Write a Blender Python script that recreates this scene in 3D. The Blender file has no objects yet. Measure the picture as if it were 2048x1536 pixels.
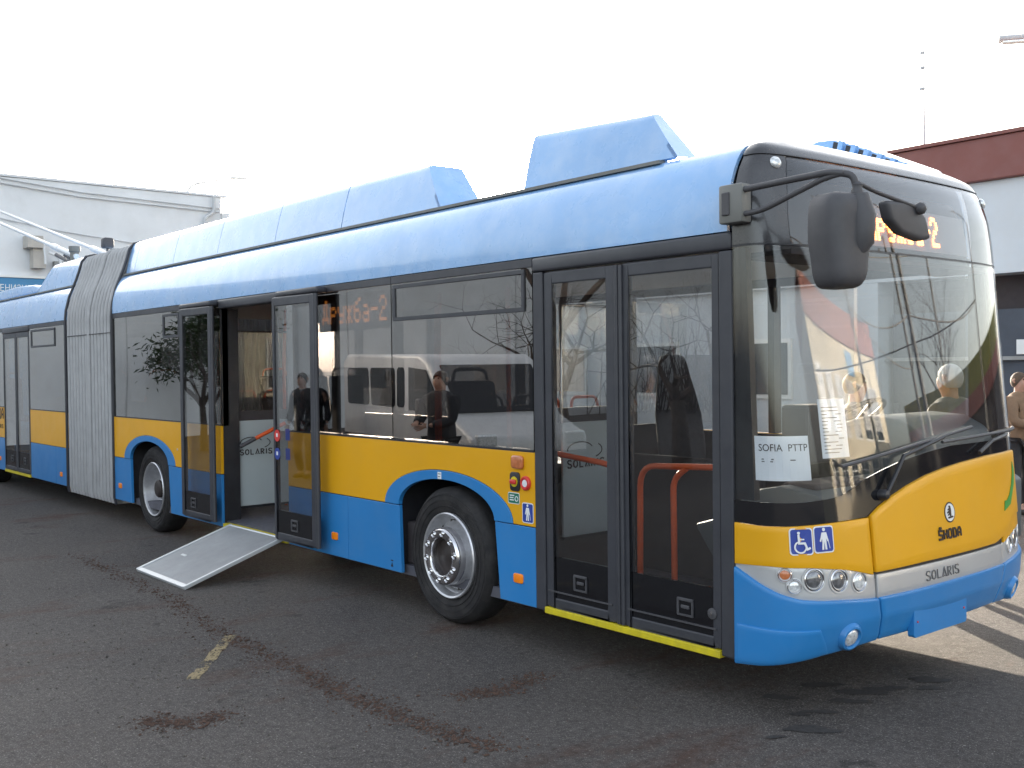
import bpy, bmesh, math, random
import numpy as np
from mathutils import Vector, Matrix

# ------------------------------------------------------------------ camera, sky, sun, exposure
scene = bpy.context.scene
COL = scene.collection
cam_data = bpy.data.cameras.new("camera")
cam = bpy.data.objects.new("camera", cam_data)
COL.objects.link(cam)
CAM = Vector((3.322, -4.387, 1.84))
fwd = Vector((-0.77073, 0.63693, -0.01714)).normalized()
right = Vector((0.63714, 0.77066, -0.01209))
right = (right - fwd * right.dot(fwd)).normalized()
upv = right.cross(fwd)
M3 = Matrix((right, upv, -fwd)).transposed()
cam.matrix_world = Matrix.Translation(CAM) @ M3.to_4x4()
cam_data.sensor_width = 36.0
cam_data.lens = 36.0 * 2100 / 2048
cam_data.clip_start = 0.05
cam_data.clip_end = 2000
scene.camera = cam

SUN_EL = math.radians(11.2)
sun_h = Vector((-0.838, 0.546, 0)).normalized()        # horizontal direction towards the sun
sun_dir = Vector((sun_h.x * math.cos(SUN_EL), sun_h.y * math.cos(SUN_EL), math.sin(SUN_EL)))
world = bpy.data.worlds.new("World")
scene.world = world
world.use_nodes = True
wn = world.node_tree
for n in list(wn.nodes):
    wn.nodes.remove(n)
sky = wn.nodes.new('ShaderNodeTexSky')
sky.sky_type = 'NISHITA'
sky.sun_disc = False
sky.sun_elevation = SUN_EL
sky.sun_rotation = math.atan2(sun_h.x, sun_h.y)
sky.air_density = 1.0
sky.dust_density = 3.5
sky.ozone_density = 1.0
hs = wn.nodes.new('ShaderNodeHueSaturation')
hs.inputs['Saturation'].default_value = 0.45
bg = wn.nodes.new('ShaderNodeBackground')
bg.inputs['Strength'].default_value = 0.15
wo = wn.nodes.new('ShaderNodeOutputWorld')
wn.links.new(sky.outputs[0], hs.inputs['Color'])
wn.links.new(hs.outputs[0], bg.inputs['Color'])
wn.links.new(bg.outputs[0], wo.inputs['Surface'])

sl = bpy.data.lights.new("sun", 'SUN')
sl.energy = 4.0
sl.angle = math.radians(0.5)
sl.color = (1.0, 0.87, 0.70)
sun = bpy.data.objects.new("sun", sl)
sun.rotation_euler = sun_dir.to_track_quat('Z', 'Y').to_euler()
sun.location = (-20, 14, 12)
COL.objects.link(sun)

scene.view_settings.view_transform = 'Standard'
scene.view_settings.look = 'None'
scene.view_settings.gamma = 1.0
scene.view_settings.use_curve_mapping = False
scene.view_settings.exposure = 2.35
scene.render.engine = 'CYCLES'
scene.cycles.max_bounces = 10
scene.cycles.transparent_max_bounces = 24
scene.render.resolution_x = 1024
scene.render.resolution_y = 768
random.seed(7)

# ------------------------------------------------------------------ materials
def newmat(name):
    m = bpy.data.materials.new(name)
    m.use_nodes = True
    nt = m.node_tree
    for n in list(nt.nodes):
        nt.nodes.remove(n)
    out = nt.nodes.new('ShaderNodeOutputMaterial')
    return m, nt, out

def pos_node(nt, scale=(1, 1, 1)):
    g = nt.nodes.new('ShaderNodeNewGeometry')
    mp = nt.nodes.new('ShaderNodeMapping')
    mp.inputs['Scale'].default_value = scale
    nt.links.new(g.outputs['Position'], mp.inputs['Vector'])
    return mp.outputs['Vector']

def noise(nt, vec, scale, detail=4, rough=0.55):
    n = nt.nodes.new('ShaderNodeTexNoise')
    n.inputs['Scale'].default_value = scale
    n.inputs['Detail'].default_value = detail
    n.inputs['Roughness'].default_value = rough
    nt.links.new(vec, n.inputs['Vector'])
    return n.outputs['Fac']

def ramp(nt, fac, p0, p1, c0=(0, 0, 0, 1), c1=(1, 1, 1, 1)):
    r = nt.nodes.new('ShaderNodeValToRGB')
    r.color_ramp.elements[0].position = p0
    r.color_ramp.elements[1].position = p1
    r.color_ramp.elements[0].color = c0
    r.color_ramp.elements[1].color = c1
    nt.links.new(fac, r.inputs['Fac'])
    return r.outputs['Color']

def mixc(nt, fac, a, b, mode='MIX'):
    m = nt.nodes.new('ShaderNodeMix')
    m.data_type = 'RGBA'
    m.blend_type = mode
    def put(sock, v):
        if isinstance(v, (tuple, list)):
            sock.default_value = (v[0], v[1], v[2], 1)
        elif isinstance(v, (int, float)):
            sock.default_value = v
        else:
            nt.links.new(v, sock)
    put(m.inputs[0], fac)
    put(m.inputs[6], a)
    put(m.inputs[7], b)
    return m.outputs[2]

def mat(name, col, rough=0.5, metal=0.0, spec=0.5, coat=0.0, var=0.12, vscale=3.0, dust=0.0,
        dustcol=(0.22, 0.20, 0.18), bump=0.0, bscale=80.0, rvar=0.1, emit=None, estr=0.0, stretch=(1, 1, 1)):
    m, nt, out = newmat(name)
    b = nt.nodes.new('ShaderNodeBsdfPrincipled')
    b.inputs['Metallic'].default_value = metal
    b.inputs['Specular IOR Level'].default_value = spec
    b.inputs['Coat Weight'].default_value = coat
    b.inputs['Coat Roughness'].default_value = 0.08
    v = pos_node(nt, stretch)
    n1 = noise(nt, v, vscale)
    lo = tuple(c * (1 - var) for c in col)
    hi = tuple(min(1, c * (1 + var)) for c in col)
    c = mixc(nt, ramp(nt, n1, 0.3, 0.7), lo, hi)
    if dust > 0:
        n2 = noise(nt, v, vscale * 2.7, 6, 0.65)
        d = nt.nodes.new('ShaderNodeMath'); d.operation = 'MULTIPLY'
        nt.links.new(ramp(nt, n2, 0.42, 0.75), d.inputs[0]); d.inputs[1].default_value = dust
        c = mixc(nt, d.outputs[0], c, dustcol)
    nt.links.new(c, b.inputs['Base Color'])
    mr = nt.nodes.new('ShaderNodeMapRange')
    mr.inputs['To Min'].default_value = max(0.02, rough - rvar)
    mr.inputs['To Max'].default_value = min(1, rough + rvar)
    nt.links.new(noise(nt, v, vscale * 4.3, 3), mr.inputs['Value'])
    nt.links.new(mr.outputs[0], b.inputs['Roughness'])
    if bump > 0:
        bp = nt.nodes.new('ShaderNodeBump')
        bp.inputs['Strength'].default_value = bump
        bp.inputs['Distance'].default_value = 0.01
        nt.links.new(noise(nt, v, bscale, 5), bp.inputs['Height'])
        nt.links.new(bp.outputs[0], b.inputs['Normal'])
    if emit:
        b.inputs['Emission Color'].default_value = (*emit, 1)
        b.inputs['Emission Strength'].default_value = estr
    nt.links.new(b.outputs[0], out.inputs['Surface'])
    return m

def glass(name, tint, f0=0.06, rough=0.0, wave=0.02, wscale=1.2, refl=(1, 1, 1)):
    """thin pane: tinted transmission, mirror reflection by Schlick's law (the same from both sides)"""
    m, nt, out = newmat(name)
    t = nt.nodes.new('ShaderNodeBsdfTransparent')
    t.inputs['Color'].default_value = (*tint, 1)
    g = nt.nodes.new('ShaderNodeBsdfGlossy')
    g.inputs['Roughness'].default_value = rough
    g.inputs['Color'].default_value = (*refl, 1)
    lw = nt.nodes.new('ShaderNodeLayerWeight')
    lw.inputs['Blend'].default_value = 0.5
    pw = nt.nodes.new('ShaderNodeMath'); pw.operation = 'POWER'; pw.inputs[1].default_value = 4.0
    nt.links.new(lw.outputs['Facing'], pw.inputs[0])
    ma = nt.nodes.new('ShaderNodeMath'); ma.operation = 'MULTIPLY_ADD'
    ma.inputs[1].default_value = 1 - f0; ma.inputs[2].default_value = f0
    nt.links.new(pw.outputs[0], ma.inputs[0])
    v = pos_node(nt, (1, 1, 0.45))
    if wave > 0:
        bp = nt.nodes.new('ShaderNodeBump')
        bp.inputs['Strength'].default_value = wave
        bp.inputs['Distance'].default_value = 0.1
        nt.links.new(noise(nt, v, wscale, 1), bp.inputs['Height'])
        nt.links.new(bp.outputs[0], g.inputs['Normal'])
    mx = nt.nodes.new('ShaderNodeMixShader')
    nt.links.new(ma.outputs[0], mx.inputs[0])
    nt.links.new(t.outputs[0], mx.inputs[1])
    nt.links.new(g.outputs[0], mx.inputs[2])
    nt.links.new(mx.outputs[0], out.inputs['Surface'])
    return m

BLUE = (0.024, 0.200, 0.50)
YEL = (0.74, 0.36, 0.004)
M = {}
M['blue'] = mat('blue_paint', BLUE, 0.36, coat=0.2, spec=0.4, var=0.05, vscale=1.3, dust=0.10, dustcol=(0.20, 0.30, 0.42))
M['blue_roof_glare'] = mat('blue_roof_glare_frost', (0.22, 0.42, 0.72), 0.30, coat=0.8, var=0.08, vscale=1.6, dust=0.55, dustcol=(0.44, 0.58, 0.78), rvar=0.14)  # paler blue and pale mix carry sky sheen and glare, besides frost patches
M['yellow'] = mat('yellow_paint', YEL, 0.40, coat=0.12, spec=0.35, var=0.04, vscale=1.5, dust=0.06, dustcol=(0.5, 0.36, 0.12))
M['black'] = mat('black_trim', (0.020, 0.020, 0.024), 0.42, var=0.2, dust=0.15, dustcol=(0.07, 0.07, 0.07))
M['frame'] = mat('dark_door_frame', (0.040, 0.041, 0.050), 0.45, var=0.15, dust=0.2, dustcol=(0.09, 0.09, 0.09))
M['mask'] = mat('dark_gloss_mask', (0.035, 0.034, 0.037), 0.28, coat=0.4, var=0.15, dust=0.25, dustcol=(0.12, 0.12, 0.12))
M['frit'] = mat('black_glass_edge', (0.010, 0.010, 0.012), 0.06, spec=0.6, var=0.1, rvar=0.03)
M['rubber'] = mat('tyre_rubber', (0.020, 0.019, 0.020), 0.75, spec=0.3, var=0.2, dust=0.5, dustcol=(0.065, 0.058, 0.055), bump=0.25, bscale=140)
M['plastic'] = mat('dark_grey_plastic', (0.062, 0.060, 0.066), 0.55, var=0.1, dust=0.2, dustcol=(0.12, 0.12, 0.12), bump=0.15, bscale=400)
M['bracket'] = mat('grey_bracket', (0.16, 0.16, 0.15), 0.5, var=0.1)
M['silver'] = mat('silver_lamp_panel', (0.50, 0.50, 0.50), 0.38, metal=0.35, var=0.05, coat=0.2)
M['steel'] = mat('wheel_silver', (0.60, 0.60, 0.62), 0.34, metal=0.7, var=0.12, vscale=9, dust=0.25, dustcol=(0.12, 0.11, 0.10))
M['chrome'] = mat('polished_steel', (0.66, 0.65, 0.66), 0.17, metal=1.0, var=0.08, vscale=8, rvar=0.08)
M['hubdark'] = mat('hub_brown_black', (0.030, 0.022, 0.020), 0.6, var=0.3, vscale=20)
M['alu'] = mat('ramp_grey', (0.28, 0.29, 0.30), 0.5, metal=0.15, var=0.1, dust=0.3, dustcol=(0.22, 0.21, 0.2), bump=0.25, bscale=260)
M['aluedge'] = mat('aluminium_edge', (0.62, 0.64, 0.65), 0.38, metal=0.5, var=0.06)
M['sill'] = mat('yellow_sill', (0.62, 0.50, 0.01), 0.55, var=0.12, vscale=9, dust=0.3, dustcol=(0.25, 0.22, 0.05))
M['orange'] = mat('orange_marker', (0.95, 0.24, 0.01), 0.3, var=0.08)
M['amber'] = mat('amber_lens', (0.50, 0.16, 0.06), 0.15, coat=0.6, var=0.2, vscale=30)
M['red'] = mat('red_plastic', (0.62, 0.04, 0.035), 0.35, var=0.08)
M['white'] = mat('white_print', (0.74, 0.75, 0.76), 0.5, var=0.04)
M['bluesign'] = mat('blue_sticker', (0.025, 0.055, 0.30), 0.4, var=0.05)
M['green'] = mat('green_sticker', (0.02, 0.16, 0.10), 0.4, var=0.1)
M['leafgreen'] = mat('green_print', (0.05, 0.30, 0.05), 0.4, var=0.1)
M['ink'] = mat('dark_print', (0.020, 0.012, 0.012), 0.5, var=0.1)
M['greyink'] = mat('grey_lettering', (0.13, 0.13, 0.135), 0.4, var=0.1)
M['paper'] = mat('white_paper', (0.72, 0.74, 0.78), 0.7, var=0.03)
M['rail'] = mat('orange_handrail', (0.75, 0.11, 0.02), 0.4, var=0.08)
M['inside'] = mat('interior_dark', (0.055, 0.047, 0.050), 0.7, var=0.12)
M['floor'] = mat('interior_floor', (0.10, 0.10, 0.12), 0.6, var=0.15, vscale=12)
M['screen'] = mat('interior_grey_panel', (0.42, 0.47, 0.48), 0.5, var=0.04)
M['ceiling'] = mat('interior_ceiling', (0.36, 0.35, 0.34), 0.7, var=0.04)
M['seat'] = mat('seat_fabric', (0.035, 0.034, 0.042), 0.85, var=0.2, vscale=25)
M['dash'] = mat('dashboard_grey', (0.085, 0.10, 0.11), 0.5, var=0.1)
M['bellows'] = mat('bellows_fabric', (0.36, 0.36, 0.365), 0.7, var=0.12, vscale=5, dust=0.3, dustcol=(0.42, 0.41, 0.40))
M['pole'] = mat('white_pole', (0.66, 0.68, 0.70), 0.4, var=0.06)
M['lens'] = mat('lamp_lens', (0.70, 0.72, 0.74), 0.10, metal=0.3, coat=0.8, var=0.4, vscale=60)
M['lensdark'] = mat('lamp_projector', (0.20, 0.20, 0.21), 0.06, metal=0.5, coat=1.0, var=0.6, vscale=35)
M['led'] = mat('amber_led', (0.9, 0.3, 0.05), 0.4, emit=(1.0, 0.30, 0.055), estr=3.5)
M['ledside'] = mat('amber_side_led', (0.9, 0.3, 0.05), 0.4, emit=(1.0, 0.36, 0.06), estr=0.55)
M['board'] = mat('display_board', (0.045, 0.045, 0.045), 0.5, var=0.05)
M['g_side'] = glass('tinted_side_glass', (0.40, 0.39, 0.39), 0.24, wave=0.02, wscale=1.1, refl=(1, 0.97, 0.93))
M['g_door'] = glass('door_glass', (0.80, 0.81, 0.82), 0.09, wave=0.015, wscale=1.3, refl=(1, 0.97, 0.93))
M['g_front'] = glass('windscreen_glass', (0.92, 0.93, 0.93), 0.035, wave=0.006, wscale=0.9)
M['g_top'] = glass('destination_glass', (0.76, 0.76, 0.77), 0.05, wave=0.01)
M['g_far'] = glass('far_side_glass', (0.80, 0.80, 0.79), 0.06, wave=0.0)
M['g_clear'] = glass('clear_screen', (0.93, 0.94, 0.94), 0.03, wave=0.0)

# ------------------------------------------------------------------ mesh helpers
class MB:
    def __init__(self):
        self.v = []; self.f = []
    def add(self, vs, fs):
        o = len(self.v)
        self.v += [tuple(p) for p in vs]
        self.f += [tuple(i + o for i in q) for q in fs]
        return self
    def box(self, x0, x1, y0, y1, z0, z1):
        x0, x1 = min(x0, x1), max(x0, x1); y0, y1 = min(y0, y1), max(y0, y1); z0, z1 = min(z0, z1), max(z0, z1)
        v = [(x, y, z) for z in (z0, z1) for y in (y0, y1) for x in (x0, x1)]
        return self.add(v, [(0, 2, 3, 1), (4, 5, 7, 6), (0, 1, 5, 4), (2, 6, 7, 3), (0, 4, 6, 2), (1, 3, 7, 5)])
    def obox(self, c, ax, ay, az, hx, hy, hz):
        c = Vector(c)
        v = [c + ax * (sx * hx) + ay * (sy * hy) + az * (sz * hz) for sz in (-1, 1) for sy in (-1, 1) for sx in (-1, 1)]
        return self.add(v, [(0, 2, 3, 1), (4, 5, 7, 6), (0, 1, 5, 4), (2, 6, 7, 3), (0, 4, 6, 2), (1, 3, 7, 5)])
    def prism(self, poly, axis, c0, c1):
        """poly: list of 2D points; axis 'x': (y,z), 'y': (x,z), 'z': (x,y)"""
        def P(p, c):
            return {'x': (c, p[0], p[1]), 'y': (p[0], c, p[1]), 'z': (p[0], p[1], c)}[axis]
        n = len(poly)
        area = sum(poly[i][0] * poly[(i + 1) % n][1] - poly[(i + 1) % n][0] * poly[i][1] for i in range(n))
        if area < 0: poly = poly[::-1]
        flip = (axis == 'y')
        v = [P(p, c0) for p in poly] + [P(p, c1) for p in poly]
        lo = tuple(range(n)); hi = tuple(range(n, 2 * n))
        up = (c1 > c0) != flip
        fs = []
        fs.append(lo[::-1] if up else lo); fs.append(hi if up else hi[::-1])
        for i in range(n):
            j = (i + 1) % n
            q = (i, j, n + j, n + i)
            fs.append(q if up else q[::-1])
        return self.add(v, fs)
    def tube(self, pts, r, n=8, r1=None, caps=True):
        pts = [Vector(p) for p in pts]
        k = len(pts)
        o = len(self.v)
        tprev = None; nrm = None
        for i, p in enumerate(pts):
            t = (pts[min(i + 1, k - 1)] - pts[max(i - 1, 0)])
            if t.length < 1e-9: t = Vector((0, 0, 1))
            t.normalize()
            if nrm is None:
                a = Vector((0, 0, 1)) if abs(t.z) < 0.9 else Vector((1, 0, 0))
                nrm = t.cross(a).normalized()
            else:
                nrm = (nrm - t * nrm.dot(t))
                if nrm.length < 1e-6: nrm = t.orthogonal()
                nrm.normalize()
            b = t.cross(nrm)
            if isinstance(r, (list, tuple)): rr = r[i]
            else: rr = r if r1 is None else r + (r1 - r) * i / max(1, k - 1)
            for j in range(n):
                a = 2 * math.pi * j / n
                self.v.append(tuple(p + (nrm * math.cos(a) + b * math.sin(a)) * rr))
        for i in range(k - 1):
            for j in range(n):
                a = o + i * n + j; b2 = o + i * n + (j + 1) % n
                self.f.append((a, b2, b2 + n, a + n))
        if caps:
            self.f.append(tuple(o + j for j in range(n))[::-1])
            self.f.append(tuple(o + (k - 1) * n + j for j in range(n)))
        return self
    def lathe(self, prof, c, axis, n=32, closed=False, caps=False):
        """prof: list of (r, h) along axis from c"""
        axis = Vector(axis).normalized(); c = Vector(c)
        a = axis.orthogonal().normalized(); b = axis.cross(a)
        o = len(self.v)
        for (r, h) in prof:
            for j in range(n):
                t = 2 * math.pi * j / n
                self.v.append(tuple(c + axis * h + (a * math.cos(t) + b * math.sin(t)) * r))
        k = len(prof)
        rng = range(k) if closed else range(k - 1)
        for i in rng:
            i2 = (i + 1) % k
            for j in range(n):
                j2 = (j + 1) % n
                self.f.append((o + i * n + j, o + i * n + j2, o + i2 * n + j2, o + i2 * n + j))
        if caps:
            if prof[0][0] > 1e-5: self.f.append(tuple(o + j for j in range(n))[::-1])
            if prof[-1][0] > 1e-5: self.f.append(tuple(o + (k - 1) * n + j for j in range(n)))
        return self
    def skin(self, fn, nu, nv, inner):
        """fn(u,v)->outer point, inner(u,v)->inner point : closed slab"""
        o = len(self.v)
        W = nv + 1
        for g in (fn, inner):
            for i in range(nu + 1):
                for j in range(nv + 1):
                    self.v.append(tuple(g(i / nu, j / nv)))
        N = (nu + 1) * W
        def q(i, j): return o + i * W + j
        for i in range(nu):
            for j in range(nv):
                self.f.append((q(i, j), q(i + 1, j), q(i + 1, j + 1), q(i, j + 1)))
                self.f.append((N + q(i, j), N + q(i, j + 1), N + q(i + 1, j + 1), N + q(i + 1, j)))
        for i in range(nu):
            self.f.append((q(i, 0), N + q(i, 0), N + q(i + 1, 0), q(i + 1, 0)))
            self.f.append((q(i, nv), q(i + 1, nv), N + q(i + 1, nv), N + q(i, nv)))
        for j in range(nv):
            self.f.append((q(0, j), q(0, j + 1), N + q(0, j + 1), N + q(0, j)))
            self.f.append((q(nu, j), N + q(nu, j), N + q(nu, j + 1), q(nu, j + 1)))
        return self
    def mesh(self, name, smooth=None, bevel=0.0, seg=2, bang=35):
        me = bpy.data.meshes.new(name)
        me.from_pydata(self.v, [], self.f)
        bm = bmesh.new(); bm.from_mesh(me)
        bmesh.ops.remove_doubles(bm, verts=bm.verts, dist=1e-5)
        bmesh.ops.recalc_face_normals(bm, faces=bm.faces)
        if bevel > 0:
            es = [e for e in bm.edges if len(e.link_faces) == 2 and e.calc_face_angle(0) > math.radians(bang)]
            if es:
                bmesh.ops.bevel(bm, geom=es, offset=bevel, segments=seg, affect='EDGES', clamp_overlap=True, profile=0.5)
        bm.to_mesh(me); bm.free()
        if smooth is not None:
            me.shade_smooth()
            me.set_sharp_from_angle(angle=math.radians(smooth))
        return me

def put(name, me, material, parent=None):
    o = bpy.data.objects.new(name, me)
    COL.objects.link(o)
    if material is not None and not me.materials:
        me.materials.append(M[material] if isinstance(material, str) else material)
    if parent is not None:
        o.parent = parent
        if parent.get('_root'):
            o.matrix_parent_inverse = Matrix.Translation(-Vector(parent.location))
    return o

def obj(name, mb, material, parent=None, smooth=None, bevel=0.0, seg=2, bang=35):
    return put(name, mb.mesh(name, smooth, bevel, seg, bang), material, parent)

def tag(o, label=None, cat=None, group=None, kind=None):
    if label: o['label'] = label
    if cat: o['category'] = cat
    if group: o['group'] = group
    if kind: o['kind'] = kind
    return o

def thing(name, loc, label, cat, group=None):
    o = bpy.data.objects.new(name, None)
    COL.objects.link(o)
    o.location = loc
    o.empty_display_size = 0.2
    o['_root'] = 1
    return tag(o, label, cat, group)

def fillet(pts, r, n=5):
    pts = [Vector(p) for p in pts]
    out = [pts[0]]
    for i in range(1, len(pts) - 1):
        a, b, c = pts[i - 1], pts[i], pts[i + 1]
        d1 = (a - b); d2 = (c - b)
        k = min(r, d1.length * .49, d2.length * .49)
        p1 = b + d1.normalized() * k; p2 = b + d2.normalized() * k
        for j in range(n + 1):
            t = j / n
            out.append(p1 * (1 - t) ** 2 + b * (2 * t * (1 - t)) + p2 * t * t)
    out.append(pts[-1])
    return out

def ribbon(pts, w):
    """2D polyline -> list of quads (mitred, not overlapping) of width w"""
    P = [Vector((p[0], p[1])) for p in pts]
    closed = (P[0] - P[-1]).length < 1e-6
    if closed: P = P[:-1]
    n = len(P); L = []; R = []
    for i in range(n):
        a = P[i - 1] if (i > 0 or closed) else None
        c = P[(i + 1) % n] if (i < n - 1 or closed) else None
        b = P[i]
        if a is None: d = (c - b).normalized(); m = Vector((-d.y, d.x)); k = 1
        elif c is None: d = (b - a).normalized(); m = Vector((-d.y, d.x)); k = 1
        else:
            d1 = (b - a).normalized(); d2 = (c - b).normalized()
            n1 = Vector((-d1.y, d1.x)); n2 = Vector((-d2.y, d2.x))
            m = (n1 + n2)
            m = m.normalized() if m.length > 1e-6 else n1
            k = min(2.0, 1 / max(0.3, m.dot(n1)))
        L.append(b + m * (w / 2 * k)); R.append(b - m * (w / 2 * k))
    qs = []
    for i in range(n if closed else n - 1):
        j = (i + 1) % n
        qs.append([tuple(L[i]), tuple(L[j]), tuple(R[j]), tuple(R[i])])
    return qs

def circ(cx, cy, rx, ry=None, n=20, a0=0, a1=360):
    ry = rx if ry is None else ry
    full = abs(a1 - a0) >= 360
    return [(cx + rx * math.cos(math.radians(a0 + (a1 - a0) * i / n)), cy + ry * math.sin(math.radians(a0 + (a1 - a0) * i / n))) for i in range(n if full else n + 1)]

def rrect(x0, x1, y0, y1, r, n=4):
    out = []
    for (cx, cy, s) in ((x1 - r, y0 + r, -90), (x1 - r, y1 - r, 0), (x0 + r, y1 - r, 90), (x0 + r, y0 + r, 180)):
        for i in range(n + 1):
            a = math.radians(s + 90 * i / n)
            out.append((cx + r * math.cos(a), cy + r * math.sin(a)))
    return out

def decal(name, polys, fmap, material, parent, base=0.002, th=0.002):
    """polys in 2D, fmap(u,v,off)->3D point; each polygon a thin slab, successive ones 0.25 mm further out"""
    mb = MB()
    for k, poly in enumerate(polys):
        n = len(poly)
        o0 = base; o1 = base + th + 0.00025 * (k % 12)
        v = [fmap(p[0], p[1], o0) for p in poly] + [fmap(p[0], p[1], o1) for p in poly]
        fs = [tuple(range(n))[::-1], tuple(range(n, 2 * n))] + [(i, (i + 1) % n, n + (i + 1) % n, n + i) for i in range(n)]
        mb.add(v, fs)
    return obj(name, mb, material, parent)

# lettering drawn with strokes: unit cell 0..1 wide, 0..1 high
GL = {
 'S': [[(.95, .85), (.75, .98), (.25, .98), (.06, .80), (.2, .58), (.8, .42), (.94, .22), (.75, .02), (.25, .02), (.03, .16)]],
 'O': [[(.5, .98), (.15, .85), (.03, .5), (.15, .15), (.5, .02), (.85, .15), (.97, .5), (.85, .85), (.5, .98)]],
 'L': [[(.12, 1), (.12, .04), (.9, .04)]],
 'A': [[(.02, 0), (.5, .98), (.98, 0)], [(.45, .1), (.56, .1)]],
 'R': [[(.1, 0), (.1, .96), (.7, .96), (.92, .78), (.7, .52), (.42, .50), (.92, 0)]],
 'I': [[(.5, 0), (.5, 1)]],
}
GK = {
 'S': [[(.95, .80), (.95, .95), (.08, .95), (.08, .55), (.92, .45), (.92, .06), (.06, .06), (.06, .2)], [(.2, 1.3), (.5, 1.12), (.8, 1.3)]],
 'H': [[(.12, 0), (.12, 1)], [(.88, 0), (.88, 1)], [(.22, .52), (.78, .52)]],
 'O': [[(.3, .95), (.1, .8), (.1, .2), (.3, .05), (.7, .05), (.9, .2), (.9, .8), (.7, .95), (.3, .95)]],
 'D': [[(.12, .95), (.12, .05), (.65, .05), (.9, .25), (.9, .75), (.65, .95), (.12, .95)]],
 'A': [[(.1, 0), (.1, .7), (.35, .95), (.65, .95), (.9, .7), (.9, 0)], [(.2, .42), (.8, .42)]],
}
def strokes(word, font, w, h, gap, sw):
    """polygons of a stroked word: cell w x h, gap between, stroke width sw; starts at (0,0)"""
    out = []; x = 0
    for ch in word:
        cw = w * (0.35 if ch == 'I' else 1)
        for st in font[ch]:
            out += ribbon([(x + p[0] * cw, p[1] * h) for p in st], sw)
        x += cw + gap
    return out, x - gap

def text_mesh(name, body, size, place, material, parent, align='CENTER', extrude=0.001):
    cu = bpy.data.curves.new(name + '_curve', 'FONT')
    cu.body = body; cu.size = size; cu.extrude = extrude
    cu.align_x = align; cu.align_y = 'CENTER'
    cu.resolution_u = 3
    t = bpy.data.objects.new(name + '_curve', cu)
    COL.objects.link(t)
    dg = bpy.context.evaluated_depsgraph_get()
    me = bpy.data.meshes.new_from_object(t.evaluated_get(dg))
    COL.objects.unlink(t); bpy.data.objects.remove(t)
    me.name = name
    for v in me.vertices:
        v.co = place(v.co.x, v.co.y, v.co.z)
    me.materials.clear()
    return put(name, me, material, parent)

LEDF = {
 'Д': ["00110", "01010", "01010", "01010", "01010", "11111", "10001"],
 'р': ["00000", "00000", "11110", "10001", "11110", "10000", "10000"],
 'у': ["00000", "00000", "10001", "10001", "01111", "00001", "01110"],
 'ж': ["00000", "00000", "10101", "01110", "00100", "01110", "10101"],
 'б': ["00011", "01100", "10000", "11110", "10001", "10001", "01110"],
 'а': ["00000", "00000", "01110", "00001", "01111", "10001", "01111"],
 '-': ["00000", "00000", "00000", "11111", "00000", "00000", "00000"],
 '2': ["01110", "10001", "00001", "00110", "01000", "10000", "11111"],
}
def led_dots(word, cw, rh, dw, dh):
    out = []; x = 0
    for ch in word:
        for r in range(7):
            for c in range(5):
                if LEDF[ch][r][c] == '1':
                    for sub in (0, 1):
                        cx = x + (c + .5) * cw; cy = (6 - r) * rh + (sub * .5 + .25) * rh
                        out.append([(cx - dw / 2, cy - dh / 2), (cx + dw / 2, cy - dh / 2), (cx + dw / 2, cy + dh / 2), (cx - dw / 2, cy + dh / 2)])
        x += 6 * cw
    return out
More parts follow.
